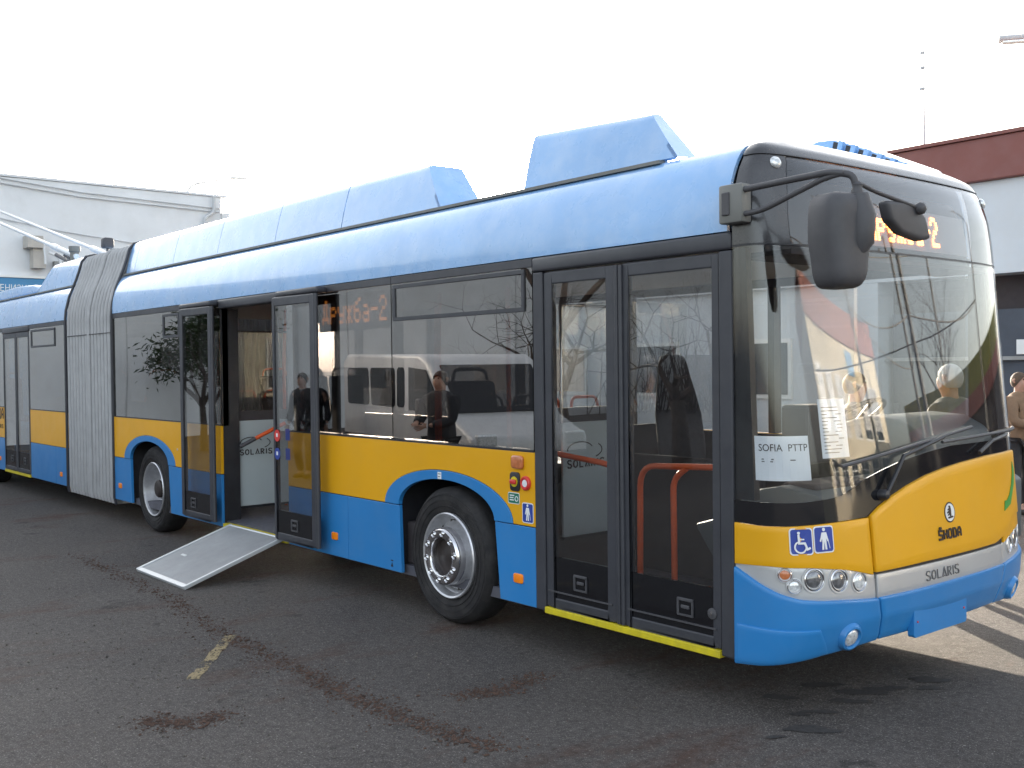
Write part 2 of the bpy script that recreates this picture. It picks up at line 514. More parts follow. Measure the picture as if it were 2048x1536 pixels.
# ------------------------------------------------------------------ ground
def asphalt():
    m, nt, out = newmat('asphalt')
    b = nt.nodes.new('ShaderNodeBsdfPrincipled')
    v = pos_node(nt)
    fine = noise(nt, v, 95, 3, 0.7)
    grain = noise(nt, v, 260, 2, 0.6)
    mid = noise(nt, v, 2.2, 6, 0.65)
    big = noise(nt, v, 0.45, 5, 0.6)
    c = mixc(nt, ramp(nt, mid, 0.32, 0.70), (0.058, 0.052, 0.049), (0.094, 0.086, 0.081))
    c = mixc(nt, ramp(nt, big, 0.40, 0.66), c, (0.102, 0.092, 0.085))
    # aggregate specks
    c = mixc(nt, ramp(nt, fine, 0.53, 0.66), c, (0.22, 0.205, 0.195))
    c = mixc(nt, ramp(nt, grain, 0.36, 0.47, (1, 1, 1, 1), (0, 0, 0, 1)), c, (0.020, 0.018, 0.018))
    # rusty brown dirt in streaks and patches
    v2 = pos_node(nt, (1.0, 0.45, 1))
    dirt = noise(nt, v2, 0.9, 7, 0.72)
    dm = nt.nodes.new('ShaderNodeMath'); dm.operation = 'MULTIPLY'
    nt.links.new(ramp(nt, dirt, 0.53, 0.64), dm.inputs[0]); dm.inputs[1].default_value = 0.75
    c = mixc(nt, dm.outputs[0], c, (0.072, 0.040, 0.030))
    # dark oil / damp spots
    oil = noise(nt, pos_node(nt, (1, .75, 1)), 2.3, 5, 0.6)
    om = nt.nodes.new('ShaderNodeMath'); om.operation = 'MULTIPLY'
    nt.links.new(ramp(nt, oil, 0.64, 0.70), om.inputs[0]); om.inputs[1].default_value = 0.6
    c = mixc(nt, om.outputs[0], c, (0.018, 0.017, 0.017))
    mot = noise(nt, v, 24, 5, 0.75)
    c = mixc(nt, 1.0, c, ramp(nt, mot, 0.30, 0.72, (.55, .54, .54, 1), (1.45, 1.45, 1.45, 1)), 'MULTIPLY')
    sp = noise(nt, v, 60, 2, 0.5)
    c = mixc(nt, ramp(nt, sp, 0.66, 0.72), c, (0.26, 0.245, 0.23))
    nt.links.new(c, b.inputs['Base Color'])
    mr = nt.nodes.new('ShaderNodeMapRange')
    mr.inputs['To Min'].default_value = 0.55; mr.inputs['To Max'].default_value = 0.9
    nt.links.new(mid, mr.inputs['Value']); nt.links.new(mr.outputs[0], b.inputs['Roughness'])
    b.inputs['Specular IOR Level'].default_value = 0.18
    add = nt.nodes.new('ShaderNodeMath'); add.operation = 'ADD'
    nt.links.new(fine, add.inputs[0]); nt.links.new(grain, add.inputs[1])
    bp = nt.nodes.new('ShaderNodeBump'); bp.inputs['Strength'].default_value = 0.55; bp.inputs['Distance'].default_value = 0.012
    nt.links.new(add.outputs[0], bp.inputs['Height'])
    bp2 = nt.nodes.new('ShaderNodeBump'); bp2.inputs['Strength'].default_value = 0.5; bp2.inputs['Distance'].default_value = 0.06
    nt.links.new(mid, bp2.inputs['Height']); nt.links.new(bp.outputs[0], bp2.inputs['Normal'])
    nt.links.new(bp2.outputs[0], b.inputs['Normal'])
    nt.links.new(b.outputs[0], out.inputs['Surface'])
    return m
M['asphalt'] = asphalt()
g = MB()
g.add([(-500, -500, 0), (500, -500, 0), (500, 500, 0), (-500, 500, 0)], [(0, 1, 2, 3)])
tag(obj('ground', g, 'asphalt'), 'worn grey asphalt yard under the trolleybus', None, None, 'structure')

# ------------------------------------------------------------------ the trolleybus: body surfaces
W = 2.55
XE = -.17
ZP = [.24, .28, .33, .40, .50, .62, .75, 1.0, 1.3, 2.45, 2.75, 2.9, 2.98, 3.03, 3.06]
XP = [.15, .20, .25, .29, .325, .335, .325, .30, .27, .12, .075, .025, -.035, -.11, -.164]
ZI = [0, 2.6, 2.74, 2.86, 2.96, 3.0, 3.03, 3.06]
YI = [0, 0, .02, .06, .12, .17, .30, .5]
_th = np.linspace(0, np.pi, 801)
_t = -np.sign(np.cos(_th)) * np.abs(np.cos(_th)) ** (2 / 2.3)
_r = np.sin(_th) ** (2 / 4.5); _r[0] = _r[-1] = 0
_arc = np.concatenate([[0], np.cumsum(np.hypot(np.diff(_t) * 1.275, np.diff(_r) * .45))])
LA = float(_arc[-1])
def XF(a, z):
    ta = float(np.interp(a, _arc, _t)); ra = float(np.interp(a, _arc, _r))
    xn = float(np.interp(z, ZP, XP)); ins = float(np.interp(z, ZI, YI))
    return Vector((XE + ra * (xn - XE), 1.275 + ta * (1.275 - ins), z))
def NF(a, z):
    e = .012
    a0, a1 = max(0, a - e), min(LA, a + e)
    z1 = min(z + e, 3.06); z0 = max(min(z, 3.05) - e, .24)
    da = XF(a1, min(z, 3.05)) - XF(a0, min(z, 3.05)); dz = XF(a, z1) - XF(a, z0)
    n = da.cross(dz)
    return n.normalized()
def FP(a, z, off=0.0):
    return XF(a, z) + NF(a, z) * off
def interp(tab):
    xs = [t[0] for t in tab]; ys = [t[1] for t in tab]
    return lambda a: float(np.interp(a, xs, ys))
def front_patch(name, a0, a1, zlo, zhi, material, parent, off=0.0, th=0.03, na=24, nz=8, bevel=0.0, smooth=40):
    f0 = a0 if callable(a0) else (lambda v: a0)
    f1 = a1 if callable(a1) else (lambda v: a1)
    z0 = zlo if callable(zlo) else (lambda a: zlo)
    z1 = zhi if callable(zhi) else (lambda a: zhi)
    def pt(u, v, o):
        a = f0(v) + (f1(v) - f0(v)) * u
        z = z0(a) + (z1(a) - z0(a)) * v
        return FP(a, z, o)
    mb = MB().skin(lambda u, v: pt(u, v, off), na, nz, lambda u, v: pt(u, v, off - th))
    return obj(name, mb, material, parent, smooth=smooth, bevel=bevel, bang=50)

BUS = thing('trolleybus', (-9.0, 1.275, 0), 'blue and yellow articulated trolleybus with its middle door open and ramp down', 'trolleybus')
def part(name, mb, material, parent=None, **k):
    return obj(name, mb, material, parent or BUS, **k)

# ---- front: bumper, lamps, panels, glass
bt = interp([(0, .78), (.061, .749), (.141, .709), (.24, .667), (.332, .641), (.45, .628), (.559, .622), (.8, .602),
             (LA - .8, .602), (LA - .559, .622), (LA - .45, .628), (LA - .332, .641), (LA - .24, .667), (LA - .141, .709), (LA - .061, .749), (LA, .78)])
bb = interp([(0, .268), (.178, .285), (.332, .31), (.498, .335), (.7, .352), (.934, .368), (LA - .934, .368), (LA - .7, .352), (LA - .498, .335), (LA - .332, .31), (LA - .178, .285), (LA, .268)])
s0 = lambda v: .90 - .06 * v            # slanted bumper seam
bump = front_patch('bumper', 0.0, lambda v: s0(v) - .004, bb, bt, 'blue', BUS, off=.016, th=.05, na=36, nz=14, bevel=.010)
front_patch('bumper', lambda v: s0(v) + .004, lambda v: LA - s0(v) - .004, bb, bt, 'blue', BUS, off=.016, th=.05, na=36, nz=14, bevel=.010)
front_patch('bumper', lambda v: LA - s0(v) + .004, LA, bb, bt, 'blue', BUS, off=.016, th=.05, na=36, nz=14, bevel=.010)
# shallow raised lower pad on the near bumper corner
front_patch('bumper_pad', .02, lambda v: .53 - .09 * v, lambda a: bb(a) + .012, lambda a: .488 - .01 * abs(a - .3), 'blue', bump, off=.025, th=.02, na=20, nz=6, bevel=.008)

yb = interp([(0, .792), (.197, .803), (.393, .797), (.5, .785), (.639, .766), (.817, .722)])
yt = interp([(0, 1.009), (.154, 1.003), (.356, 1.010), (.602, 1.017), (.83, 1.022)])
front_patch('headlamp_panel', 0.0, lambda v: .826, lambda a: bt(a) - .004, lambda a: yb(a) + .002, 'silver', BUS, off=-.004, th=.03, na=30, nz=6, bevel=.004)
front_patch('headlamp_panel', lambda v: LA - .826, LA, lambda a: bt(a) - .004, lambda a: yb(LA - a) + .002, 'silver', BUS, off=-.004, th=.03, na=30, nz=6, bevel=.004)
front_patch('grille_strip', .838, LA - .838, lambda a: bt(a) - .004, lambda a: .722, 'silver', BUS, off=.002, th=.03, na=30, nz=4, bevel=.006)
front_patch('front_panel', 0.0, .812, yb, yt, 'yellow', BUS, off=.004, th=.03, na=26, nz=6, bevel=.004)
front_patch('front_panel', LA - .812, LA, lambda a: yb(LA - a), lambda a: 1.25, 'yellow', BUS, off=.004, th=.03, na=26, nz=6, bevel=.004)
ct = interp([(.818, 1.030), (.90, 1.073), (1.014, 1.118), (1.18, 1.166), (1.364, 1.204), (1.56, 1.230), (1.769, 1.248), (2.1, 1.266), (2.6, 1.268), (LA, 1.262)])
cb = interp([(.82, .734), (1.284, .739), (1.85, .739), (2.101, .740), (2.298, .783), (2.488, .867), (LA, .9)])
front_patch('hatch_panel', .822, lambda v: LA - .48, cb, ct, 'yellow', BUS, off=.018, th=.04, na=46, nz=8, bevel=.010)
front_patch('panel_gap', .80, LA - .30, .70, .76, 'black', BUS, off=-.008, th=.02, na=30, nz=2)

bandt = interp([(0, 1.125), (.36, 1.128), (.55, 1.137), (.645, 1.152), (.73, 1.185), (.811, 1.220), (.95, 1.256), (1.13, 1.293), (1.4, 1.328), (1.677, 1.350), (2.285, 1.350), (LA, 1.345)])
bandb = interp([(0, 1.012), (.154, 1.006), (.356, 1.013), (.602, 1.02), (.81, 1.026), (.90, 1.073), (1.014, 1.118), (1.18, 1.166), (1.364, 1.204), (1.56, 1.230), (1.769, 1.248), (2.1, 1.266), (2.6, 1.268), (LA, 1.262)])
front_patch('windscreen_band', 0.0, LA, bandb, bandt, 'frit', BUS, off=-.001, th=.012, na=64, nz=5)
windscreen = front_patch('windscreen', 0.0, LA, lambda a: bandt(a) + .001, 2.446, 'g_front', BUS, off=0.0, th=.008, na=90, nz=26, smooth=60)
front_patch('windscreen_seal', 0.0, LA, 2.4465, 2.4545, 'black', BUS, off=.001, th=.02, na=80, nz=1)
front_patch('pillar', 0.0, .115, 1.13, 2.44, 'black', BUS, off=-.014, th=.05, na=10, nz=10)
front_patch('pillar', LA - .34, LA, 1.35, 2.44, 'black', BUS, off=-.014, th=.05, na=12, nz=10)
front_patch('front_mask', 0.0, .44, 2.456, 2.93, 'mask', BUS, off=0.0, th=.02, na=20, nz=12)
front_patch('front_mask', LA - .30, LA, 2.456, 2.93, 'mask', BUS, off=0.0, th=.02, na=20, nz=12)
front_patch('destination_glass', .446, LA - .306, 2.456, 2.925, 'g_top', BUS, off=0.0, th=.006, na=50, nz=12, smooth=60)
front_patch('roof_cap', 0.0, LA, 2.932, 3.06, 'mask', BUS, off=.006, th=.03, na=70, nz=10, bevel=.003, smooth=60)
front_patch('destination_box', .40, LA - .26, 2.43, 2.95, 'board', BUS, off=-.16, th=.02, na=30, nz=4)
part('destination_box', MB().box(-.30, .05, .2, 2.35, 2.405, 2.43), 'inside')
lb = front_patch('display_board', 1.12, 2.34, 2.50, 2.742, mat('display_face', (0.34, .34, .35), .4, var=.05), BUS, off=-.05, th=.012, na=20, nz=3)
decal('display_lettering', [[(1.17 + p[0], 2.532 + p[1]) for p in q] for q in led_dots('Дружба-2', .0168, .0262, .0155, .0085)],
      lambda u, v, o: FP(u, v, -.048 + o), 'led', lb, base=.001, th=.001)['kind'] = 'stuff'

# lamps in the headlamp panel
def lamp(a, z, r, kind, parent, mirror=False):
    aa = LA - a if mirror else a
    c = FP(aa, z, -.004); n = NF(aa, z)
    obj_b = part('headlamp_bowl', MB().lathe([(r * 1.48, -.003), (r * 1.46, .0035), (r * 1.34, .0045), (r * 1.20, .0005)], c, n, 28), 'silver', smooth=50)
    ring = part('headlamp', MB().lathe([(r * 1.22, -.012), (r * 1.22, .004), (r * 1.12, .007), (r * 1.02, .001), (r * .98, -.02)], c, n, 28), 'chrome', smooth=35)
    prof = [(r, -.010)] + [(r * math.cos(t), -.006 + r * .34 * math.sin(t)) for t in (0, .3, .6, .9, 1.2, 1.45)] + [(0.0005, -.006 + r * .34)]
    obj('lens', MB().lathe(prof, c, n, 24), kind, ring, smooth=60)
    return ring
for mir in (False, True):
    lamp(.264, .764, .029, 'amber', BUS, mir)
    lamp(.307, .706, .030, 'lens', BUS, mir)
    lamp(.412, .737, .047, 'lensdark', BUS, mir)
    lamp(.565, .722, .047, 'lensdark', BUS, mir)
    lamp(.706, .700, .041, 'lens', BUS, mir)
    aa = LA - .645 if mir else .645
    c = FP(aa, .425, .008); n = NF(aa, .425)
    fog = part('fog_lamp', MB().lathe([(.086, -.024), (.078, .010), (.066, .030), (.057, .033), (.051, .024), (.050, .0)], c, n, 32), 'blue', smooth=40)
    obj('lens', MB().lathe([(.050, .014), (.046, .024), (.032, .030), (.014, .033), (.0005, .0335)], c, n, 24), 'lens', fog, smooth=60)

# number plate holder: a blank blue plate hanging below the bumper
pm = MB().prism(rrect(.895, 1.47, .335, .512, .02), 'x', .290, .330)
pl = part('plate_holder', pm, 'blue', bevel=.003)
for yy in (.93, 1.435):
    obj('screw', MB().lathe([(.006, 0), (.006, .004), (.001, .005)], (.330, yy, .42), (1, 0, 0), 8), 'red', pl)

# lettering and badges on the front
polys, wd = strokes('SOLARIS', GL, .044, .050, .012, .0065)
decal('lettering', [[(1.275 + p[0], .632 + p[1]) for p in q] for q in polys], lambda u, v, o: FP(u, v, .002 + o), 'greyink', BUS)
polys, wd = strokes('SHODA', GK, .040, .052, .012, .0125)
decal('lettering', [[(1.412 + p[0], .838 + p[1]) for p in q] for q in polys], lambda u, v, o: FP(u, v, .018 + o), 'ink', BUS)
fm = lambda u, v, o: FP(1.555 + u, .980 + v, .018 + o)
rd = decal('round_badge', [circ(0, 0, .058, .058, 28)], fm, 'ink', BUS, base=.001, th=.001)
decal('badge_field', [circ(0, 0, .050, .050, 28)], fm, 'white', rd, base=.0025, th=.001)
wing = [[(-.006, -.022), (.010, -.022), (.012, .012), (.006, .034), (-.006, .040), (-.016, .030), (-.006, .026), (-.022, .020), (-.030, .014), (-.012, .012), (-.034, .002), (-.034, -.004), (-.012, -.004), (-.030, -.014), (-.026, -.018), (-.010, -.012)],
        [(-.028, -.030), (-.022, -.024), (.024, -.021), (.034, -.026), (.024, -.031), (-.020, -.034)]]
decal('winged_arrow', wing, fm, 'ink', rd, base=.004, th=.001)
decal('green_print', [[(2.27, .915), (2.33, .93), (2.39, .945), (2.44, 1.00), (2.50, 1.06), (2.535, 1.15), (2.50, 1.20), (2.485, 1.13), (2.44, 1.06), (2.38, 1.00), (2.33, .975), (2.29, .975)]], lambda u, v, o: FP(u, v, .018 + o), 'leafgreen', BUS)

# accessibility stickers, drawn in a 1 x 1.13 cell
def wheelchair():
    out = ribbon(circ(.44, .34, .235, n=16, a0=115, a1=372), .065)
    out += [circ(.38, .93, .062, n=12)]
    out += ribbon([(.37, .86), (.385, .50), (.62, .50), (.72, .24), (.86, .30)], .085)
    out += ribbon([(.40, .66), (.60, .66)], .05)
    return out
def walker():
    return [circ(.5, .98, .075, n=12),
            [(.38, .86), (.62, .86), (.68, .62), (.72, .50), (.655, .47), (.60, .62), (.60, .45), (.62, .14), (.53, .14), (.505, .46), (.495, .46), (.46, .14), (.37, .14), (.40, .45), (.40, .62), (.33, .47), (.27, .50), (.33, .66)]] + ribbon([(.70, .50), (.76, .18)], .025)
def sticker(fmap, w, h, kind, parent):
    s = decal('sticker', [rrect(0, w, 0, h, w * .14)], fmap, 'white', parent, base=.0015, th=.0010)
    b = w * .055
    decal('sticker_field', [rrect(b, w - b, b, h - b, w * .11)], fmap, 'bluesign', s, base=.003, th=.0010)
    pg = wheelchair() if kind == 'chair' else walker()
    decal('pictogram', [[(p[0] * w, p[1] * h / 1.13) for p in q] for q in pg], fmap, 'white', s, base=.0045, th=.0008)
sticker(lambda u, v, o: FP(.293 + u, .864 + v, .004 + o), .122, .137, 'chair', BUS)
sticker(lambda u, v, o: FP(.419 + u, .869 + v, .004 + o), .122, .137, 'walker', BUS)

# wipers
def surf_line(pts, off):
    out = []
    for (a0, z0), (a1, z1) in zip(pts[:-1], pts[1:]):
        for i in range(8):
            t = i / 8
            out.append(FP(a0 + (a1 - a0) * t, z0 + (z1 - z0) * t, off))
    out.append(FP(*pts[-1], off))
    return out
wp = part('wiper', MB().tube(surf_line([(.93, 1.13), (1.12, 1.325), (1.55, 1.405)], .035), .012, 6), 'black')
obj('wiper_blade', MB().tube(surf_line([(.62, 1.30), (1.2, 1.37), (1.92, 1.445)], .022), .010, 6), 'plastic', wp)
obj('wiper_pivot', MB().lathe([(.03, -.02), (.03, .03), (.02, .045), (.001, .05)], FP(.93, 1.13, 0), NF(.93, 1.13), 14), 'black', wp, smooth=40)
wp = part('wiper', MB().tube(surf_line([(1.95, 1.29), (2.15, 1.35), (2.4, 1.375)], .035), .012, 6), 'black')
obj('wiper_blade', MB().tube(surf_line([(1.55, 1.375), (2.1, 1.39), (2.75, 1.40)], .022), .010, 6), 'plastic', wp)
part('marker_lamp', MB().lathe([(.034, 0), (.034, .006), (.026, .016), (.010, .021), (.0005, .022)], FP(.356, 2.885, 0), NF(.356, 2.885), 18), 'lens', smooth=50)
part('marker_lamp', MB().lathe([(.034, 0), (.034, .006), (.026, .016), (.010, .021), (.0005, .022)], FP(LA - .3, 2.87, 0), NF(LA - .3, 2.87), 18), 'lens', smooth=50)

# mirrors on the near front corner
br = part('mirror_bracket', MB().box(-.20, -.05, -.075, .01, 2.56, 2.76), 'bracket', bevel=.012, smooth=40)
obj('bracket_slot', MB().box(-.175, -.125, -.084, -.07, 2.60, 2.72), 'plastic', br, bevel=.006)
arm = MB()
arm.tube(fillet([(-.08, -.045, 2.725), (.20, -.04, 2.735), (.44, -.02, 2.745), (.53, .02, 2.72), (.54, .03, 2.66)], .06), .017, 10)
arm.tube(fillet([(-.08, -.045, 2.60), (.06, -.05, 2.605), (.40, -.02, 2.72), (.50, .0, 2.735)], .06), .014, 10)
part('mirror_arm', arm, 'plastic', smooth=50)
part('mirror_collar', MB().lathe([(.018, -.03), (.026, -.02), (.022, -.005), (.028, .01), (.030, .03), (.026, .05)], (.543, .032, 2.655), (-.05, 0, -1), 14), 'plastic', smooth=50)
def mirror_shell(c, hw, hh, hd, tilt, name, mat_):
    """rounded wedge-shaped mirror back, face towards -X (rearwards)"""
    mb = MB(); n = 40
    rings = []
    for k, (sc, x) in enumerate([(.985, -1.0), (1.0, -.85), (1.0, .25), (.95, .55), (.82, .84), (.55, .98), (.2, 1.02)]):
        ring = []
        for j in range(n):
            t = 2 * math.pi * j / n
            ct_, st_ = math.cos(t), math.sin(t)
            y = hw * sc * math.copysign(abs(ct_) ** .45, ct_)
            z = hh * (sc * .5 + .5 if sc < 1 else 1) * math.copysign(abs(st_) ** .45, st_)
            y *= 1 - .10 * (z / hh - 1) * -1 if z < 0 else 1
            ring.append(Vector((x * hd, y, z)))
        rings.append(ring)
    R = Matrix.Rotation(tilt, 3, 'Z')
    v = []
    for ring in rings:
        for p in ring: v.append(tuple(R @ p + Vector(c)))
    f = []
    for i in range(len(rings) - 1):
        for j in range(n):
            f.append((i * n + j, i * n + (j + 1) % n, (i + 1) * n + (j + 1) % n, (i + 1) * n + j))
    f.append(tuple(range(n))); f.append(tuple((len(rings) - 1) * n + j for j in range(n)))
    mb.add(v, f)
    return part(name, mb, mat_, smooth=50)
ms = mirror_shell((.50, -.03, 2.410), .135, .225, .085, -.22, 'mirror', 'plastic')
obj('mirror_spine', MB().tube([(.555, .02, 2.62), (.572, .02, 2.52), (.574, .01, 2.40), (.55, .0, 2.32)], [.05, .066, .06, .02], 12), 'plastic', ms, smooth=60)
part('mirror_arm', MB().tube(fillet([(.535, .03, 2.69), (.54, .20, 2.655), (.56, .48, 2.615), (.57, .55, 2.60)], .06), .011, 8), 'plastic', smooth=50)
km = MB()
ky = [(-.20, .075), (.02, .088), (.16, .03), (.215, -.085), (.12, -.10), (-.06, -.075), (-.16, -.02)]
km.prism([(p[0] + .46, p[1] + 2.545) for p in ky], 'x', .50, .565)
part('kerb_mirror', km, 'plastic', smooth=50, bevel=.022, seg=3)
part('mirror_arm', MB().lathe([(.03, 0), (.032, .02), (.02, .035), (.001, .04)], (.565, .54, 2.60), (1, 0, .2), 14), 'plastic', smooth=50)

# ---- near side: lower panels with wheel arches
Z0, Z1, Z2, Z3 = .285, .800, 1.285, 2.53
AF, AR = -2.765, -8.46              # arch centres
def ell(xc, a, b, z0, ang0, ang1, n):
    return [(xc + a * math.cos(math.radians(ang0 + (ang1 - ang0) * i / n)), z0 + b * math.sin(math.radians(ang0 + (ang1 - ang0) * i / n))) for i in range(n + 1)]
def side_panel(poly, material, name='side_panel', y0=0.0, y1=.03, bevel=.003, parent=None):
    return part(name, MB().prism(poly, 'y', y0, y1), material, parent, bevel=bevel, bang=60)
G = .003
def side_set(xa, xb, seams, arch=None):
    """xa>xb. lower blue panels, yellow band, arch trim"""
    if arch is None:
        xs = [xa] + seams + [xb]
        for p, q in zip(xs[:-1], xs[1:]):
            side_panel([(q + G, Z0), (p - G, Z0), (p - G, Z1 - G), (q + G, Z1 - G)], 'blue')
        side_panel([(xb + G, Z1 + G), (xa - G, Z1 + G), (xa - G, Z2 - G), (xb + G, Z2 - G)], 'yellow')
        return
    ai, bi, ao, bo = .580, .232, .775, .300
    side_panel([(arch + ai + .05, Z0), (xa - G, Z0), (xa - G, Z1 - G), (arch + ai, Z1 - G)], 'blue')
    xs = [arch - ai] + seams + [xb]
    for k, (p, q) in enumerate(zip(xs[:-1], xs[1:])):
        side_panel([(q + G, Z0), (p - (G if k else -.02), Z0), (p - (G if k else 0), Z1 - G), (q + G, Z1 - G)], 'blue')
    ring = ell(arch, ao - G, bo - G, Z1 + G, 0, 180, 28) + ell(arch, ai, bi, Z1 + G, 180, 0, 28)
    side_panel(ring, 'blue', 'wheel_arch_trim', y0=-.006)
    side_panel([(xb + G, Z1 + G)] + ell(arch, ao, bo, Z1 + G, 180, 0, 28) + [(xa - G, Z1 + G), (xa - G, Z2 - G), (xb + G, Z2 - G)], 'yellow')
side_set(-1.765, -5.12, [-4.10], AF)
side_set(-6.52, -9.60, [], AR)
side_set(-11.42, -13.165, [-11.95])
side_set(-14.63, -17.90, [-15.6, -16.8])
# inner wall lining behind the panels
for xa, xb in ((-1.80, -2.12), (-3.42, -5.10), (-6.54, -7.80), (-9.10, -9.58), (-11.44, -13.15), (-14.65, -17.88)):
    part('inner_lining', MB().box(xb, xa, .032, .06, .29, 1.278), 'inside')
for xc in (AF, AR):
    part('inner_lining', MB().box(xc - .66, xc + .66, .10, .13, 1.12, 1.278), 'inside')
    wb = MB()
    wb.box(xc - .68, xc - .62, .034, .85, .28, 1.16); wb.box(xc + .62, xc + .68, .034, .85, .28, 1.16)
    wb.box(xc - .62, xc + .62, .034, .85, 1.11, 1.16); wb.box(xc - .62, xc + .62, .80, .85, .28, 1.11)
    part('wheel_housing', wb, 'black')

# small things on the near side
def side_deco(name, x, z, w, h, material, t=.010, bev=.004, rr=.25, parent=None):
    return part(name, MB().prism(rrect(x - w / 2, x + w / 2, z - h / 2, z + h / 2, min(w, h) * rr), 'y', -t, .004), material, parent, bevel=bev, smooth=50)
for (x, z) in ((-4.31, .45), (-1.94, .45), (-9.39, .46), (-11.71, .43), (-14.9, .46), (-16.4, .46)):
    side_deco('side_marker', x, z, .095, .062, 'orange')
side_deco('turn_signal', -1.93, 1.213, .115, .088, 'amber', .024, .012)
db = side_deco('door_control', -1.963, 1.083, .098, .125, 'black', .010)
obj('control_plate', MB().lathe([(.034, 0), (.034, .004), (.001, .005)], (-1.963, -.0105, 1.083), (0, -1, 0), 20), 'sill', db, smooth=40)
obj('control_knob', MB().box(-1.99, -1.935, -.034, -.014, 1.068, 1.098), 'red', db, bevel=.007, smooth=50)
rb = part('door_button', MB().lathe([(.047, -.003), (.047, .012), (.040, .02), (.032, .02), (.028, .014), (.001, .014)], (-1.853, 0, 1.08), (0, -1, 0), 24), 'red', smooth=40)
obj('button_mark', MB().lathe([(.024, .0), (.024, .002), (.001, .003)], (-1.853, -.014, 1.08), (0, -1, 0), 20), 'white', rb)
SD = lambda x0, z0: (lambda u, v, o: Vector((x0 + u, -o, z0 + v)))
gs = decal('sticker', [rrect(0, .118, 0, .075, .012)], SD(-2.04, .935), 'white', BUS, base=.0005, th=.001)
decal('sticker_field', [rrect(.005, .113, .005, .070, .009)], SD(-2.04, .935), 'green', gs, base=.0018, th=.001)
decal('pictogram', ribbon([(.02, .055), (.066, .055)], .007) + ribbon([(.02, .040), (.058, .040)], .007) + ribbon([(.02, .025), (.062, .025)], .007) + ribbon(circ(.09, .035, .015, n=12) + [circ(.09, .035, .015, n=12)[0]], .005), SD(-2.04, .935), 'white', gs, base=.003, th=.0006)
sticker(SD(-1.895, .822), .112, .132, 'walker', BUS)
sticker_small = decal('sticker', [rrect(0, .045, 0, .05, .003)], lambda u, v, o: Vector((-2.83 + u, -.006 - o, 1.037 + v)), 'white', BUS, base=.0005, th=.001)
decal('pictogram', ribbon([(.006, .036), (.039, .036)], .006) + ribbon([(.006, .016), (.032, .016)], .006), lambda u, v, o: Vector((-2.83 + u, -.006 - o, 1.037 + v)), 'greyink', sticker_small, base=.0018, th=.0005)
decal('jack_mark', [[(0, 0), (.034, 0), (.017, .034)], [(.0, .044), (.034, .044), (.034, .052), (0, .052)]], SD(-3.47, .315), 'ink', BUS, base=.0005, th=.0008)
part('fuel_pin', MB().lathe([(.012, 0), (.012, .006), (.001, .008)], (-7.62, 0, .99), (0, -1, 0), 10), 'aluedge')
pp, wd = strokes('SHODA', GK, .12, .16, .035, .034)
decal('lettering', [[(-14.66 - wd + p[0], 1.10 + p[1]) for p in q] for q in pp], lambda u, v, o: Vector((u, -o, v)), 'ink', BUS, base=.0005, th=.001)
pp, wd2 = strokes('SOLARIS', GL, .06, .06, .02, .012)
decal('lettering', [[(-14.70 - wd2 + p[0], .95 + p[1]) for p in q] for q in pp], lambda u, v, o: Vector((u, -o, v)), 'ink', BUS, base=.0005, th=.001)

# ---- near side glazing
def pane(xa, xb, material='g_side', z0=Z2 + .004, z1=2.47, y=.004, name='window', parent=None):
    return part(name, MB().box(xb + .004, xa - .004, y, y + .006, z0, z1), material, parent)
def hopper(xa, xb, z0, z1, parent):
    t = .028
    fr = MB()
    fr.box(xb, xa, -.006, .010, z1 - t, z1); fr.box(xb, xa, -.006, .010, z0, z0 + t)
    fr.box(xb, xb + t, -.006, .010, z0 + t, z1 - t); fr.box(xa - t, xa, -.006, .010, z0 + t, z1 - t)
    return obj('hopper_frame', fr, 'frame', parent, bevel=.003)
panes = [(-1.775, -3.42), (-3.425, -5.12), (-6.52, -7.50), (-7.505, -9.60), (-11.42, -13.165), (-14.63, -16.2), (-16.21, -17.85)]
for xa, xb in panes:
    w_ = pane(xa, xb)
    if xa == -1.775: hopper(-1.85, -3.39, 2.19, 2.462, w_)
    if xa == -7.505: hopper(-7.52, -7.97, 2.19, 2.45, w_)
    if xa == -11.42: hopper(-11.90, -13.05, 2.19, 2.45, w_)
    part('window_header', MB().box(xb, xa, .0, .03, 2.472, Z3 - .003), 'frame', bevel=.003)
    part('gasket_sun_cover', MB().box(xb, xa, .012, .064, 1.2795, 1.300), 'black')  # black strips added to cover the sunlit line along the lining top
    part('gasket_sun_cover', MB().box(xb, xa, -.001, .0035, 1.2825, 1.296), 'black')
for x in (-1.80, -3.42, -5.09, -6.55, -7.50, -9.56, -11.46, -13.13, -14.66, -16.2):
    part('pillar', MB().box(x - .03, x + .03, .014, .09, 1.28, 2.47), 'black')

# ---- roof: coving, roof skin, fairings
# profile of the coving on the near side as (y, z)
CV = [(0, 2.533), (0, 2.60), (.006, 2.67), (.02, 2.74), (.037, 2.80), (.06, 2.86), (.088, 2.915), (.12, 2.96), (.145, 2.982), (.17, 3.0)]
def loft(profile, xa, xb, th, material, name, parent=None, smooth=50, far=False, nseg=1):
    pr = [(W - y, z) for (y, z) in profile] if far else profile
    n = len(pr) - 1
    def nrm(k):
        a = pr[max(k - 1, 0)]; b = pr[min(k + 1, n)]
        dy, dz = b[0] - a[0], b[1] - a[1]; l = math.hypot(dy, dz)
        s = -1 if far else 1
        return (s * dz / l, -s * dy / l)
    def o(u, v):
        k = round(v * n); return (xa + (xb - xa) * u, pr[k][0], pr[k][1])
    def i(u, v):
        k = round(v * n); q = nrm(k); return (xa + (xb - xa) * u, pr[k][0] + q[0] * th, pr[k][1] + q[1] * th)
    return part(name, MB().skin(o, nseg, n, i), material, parent, smooth=smooth)
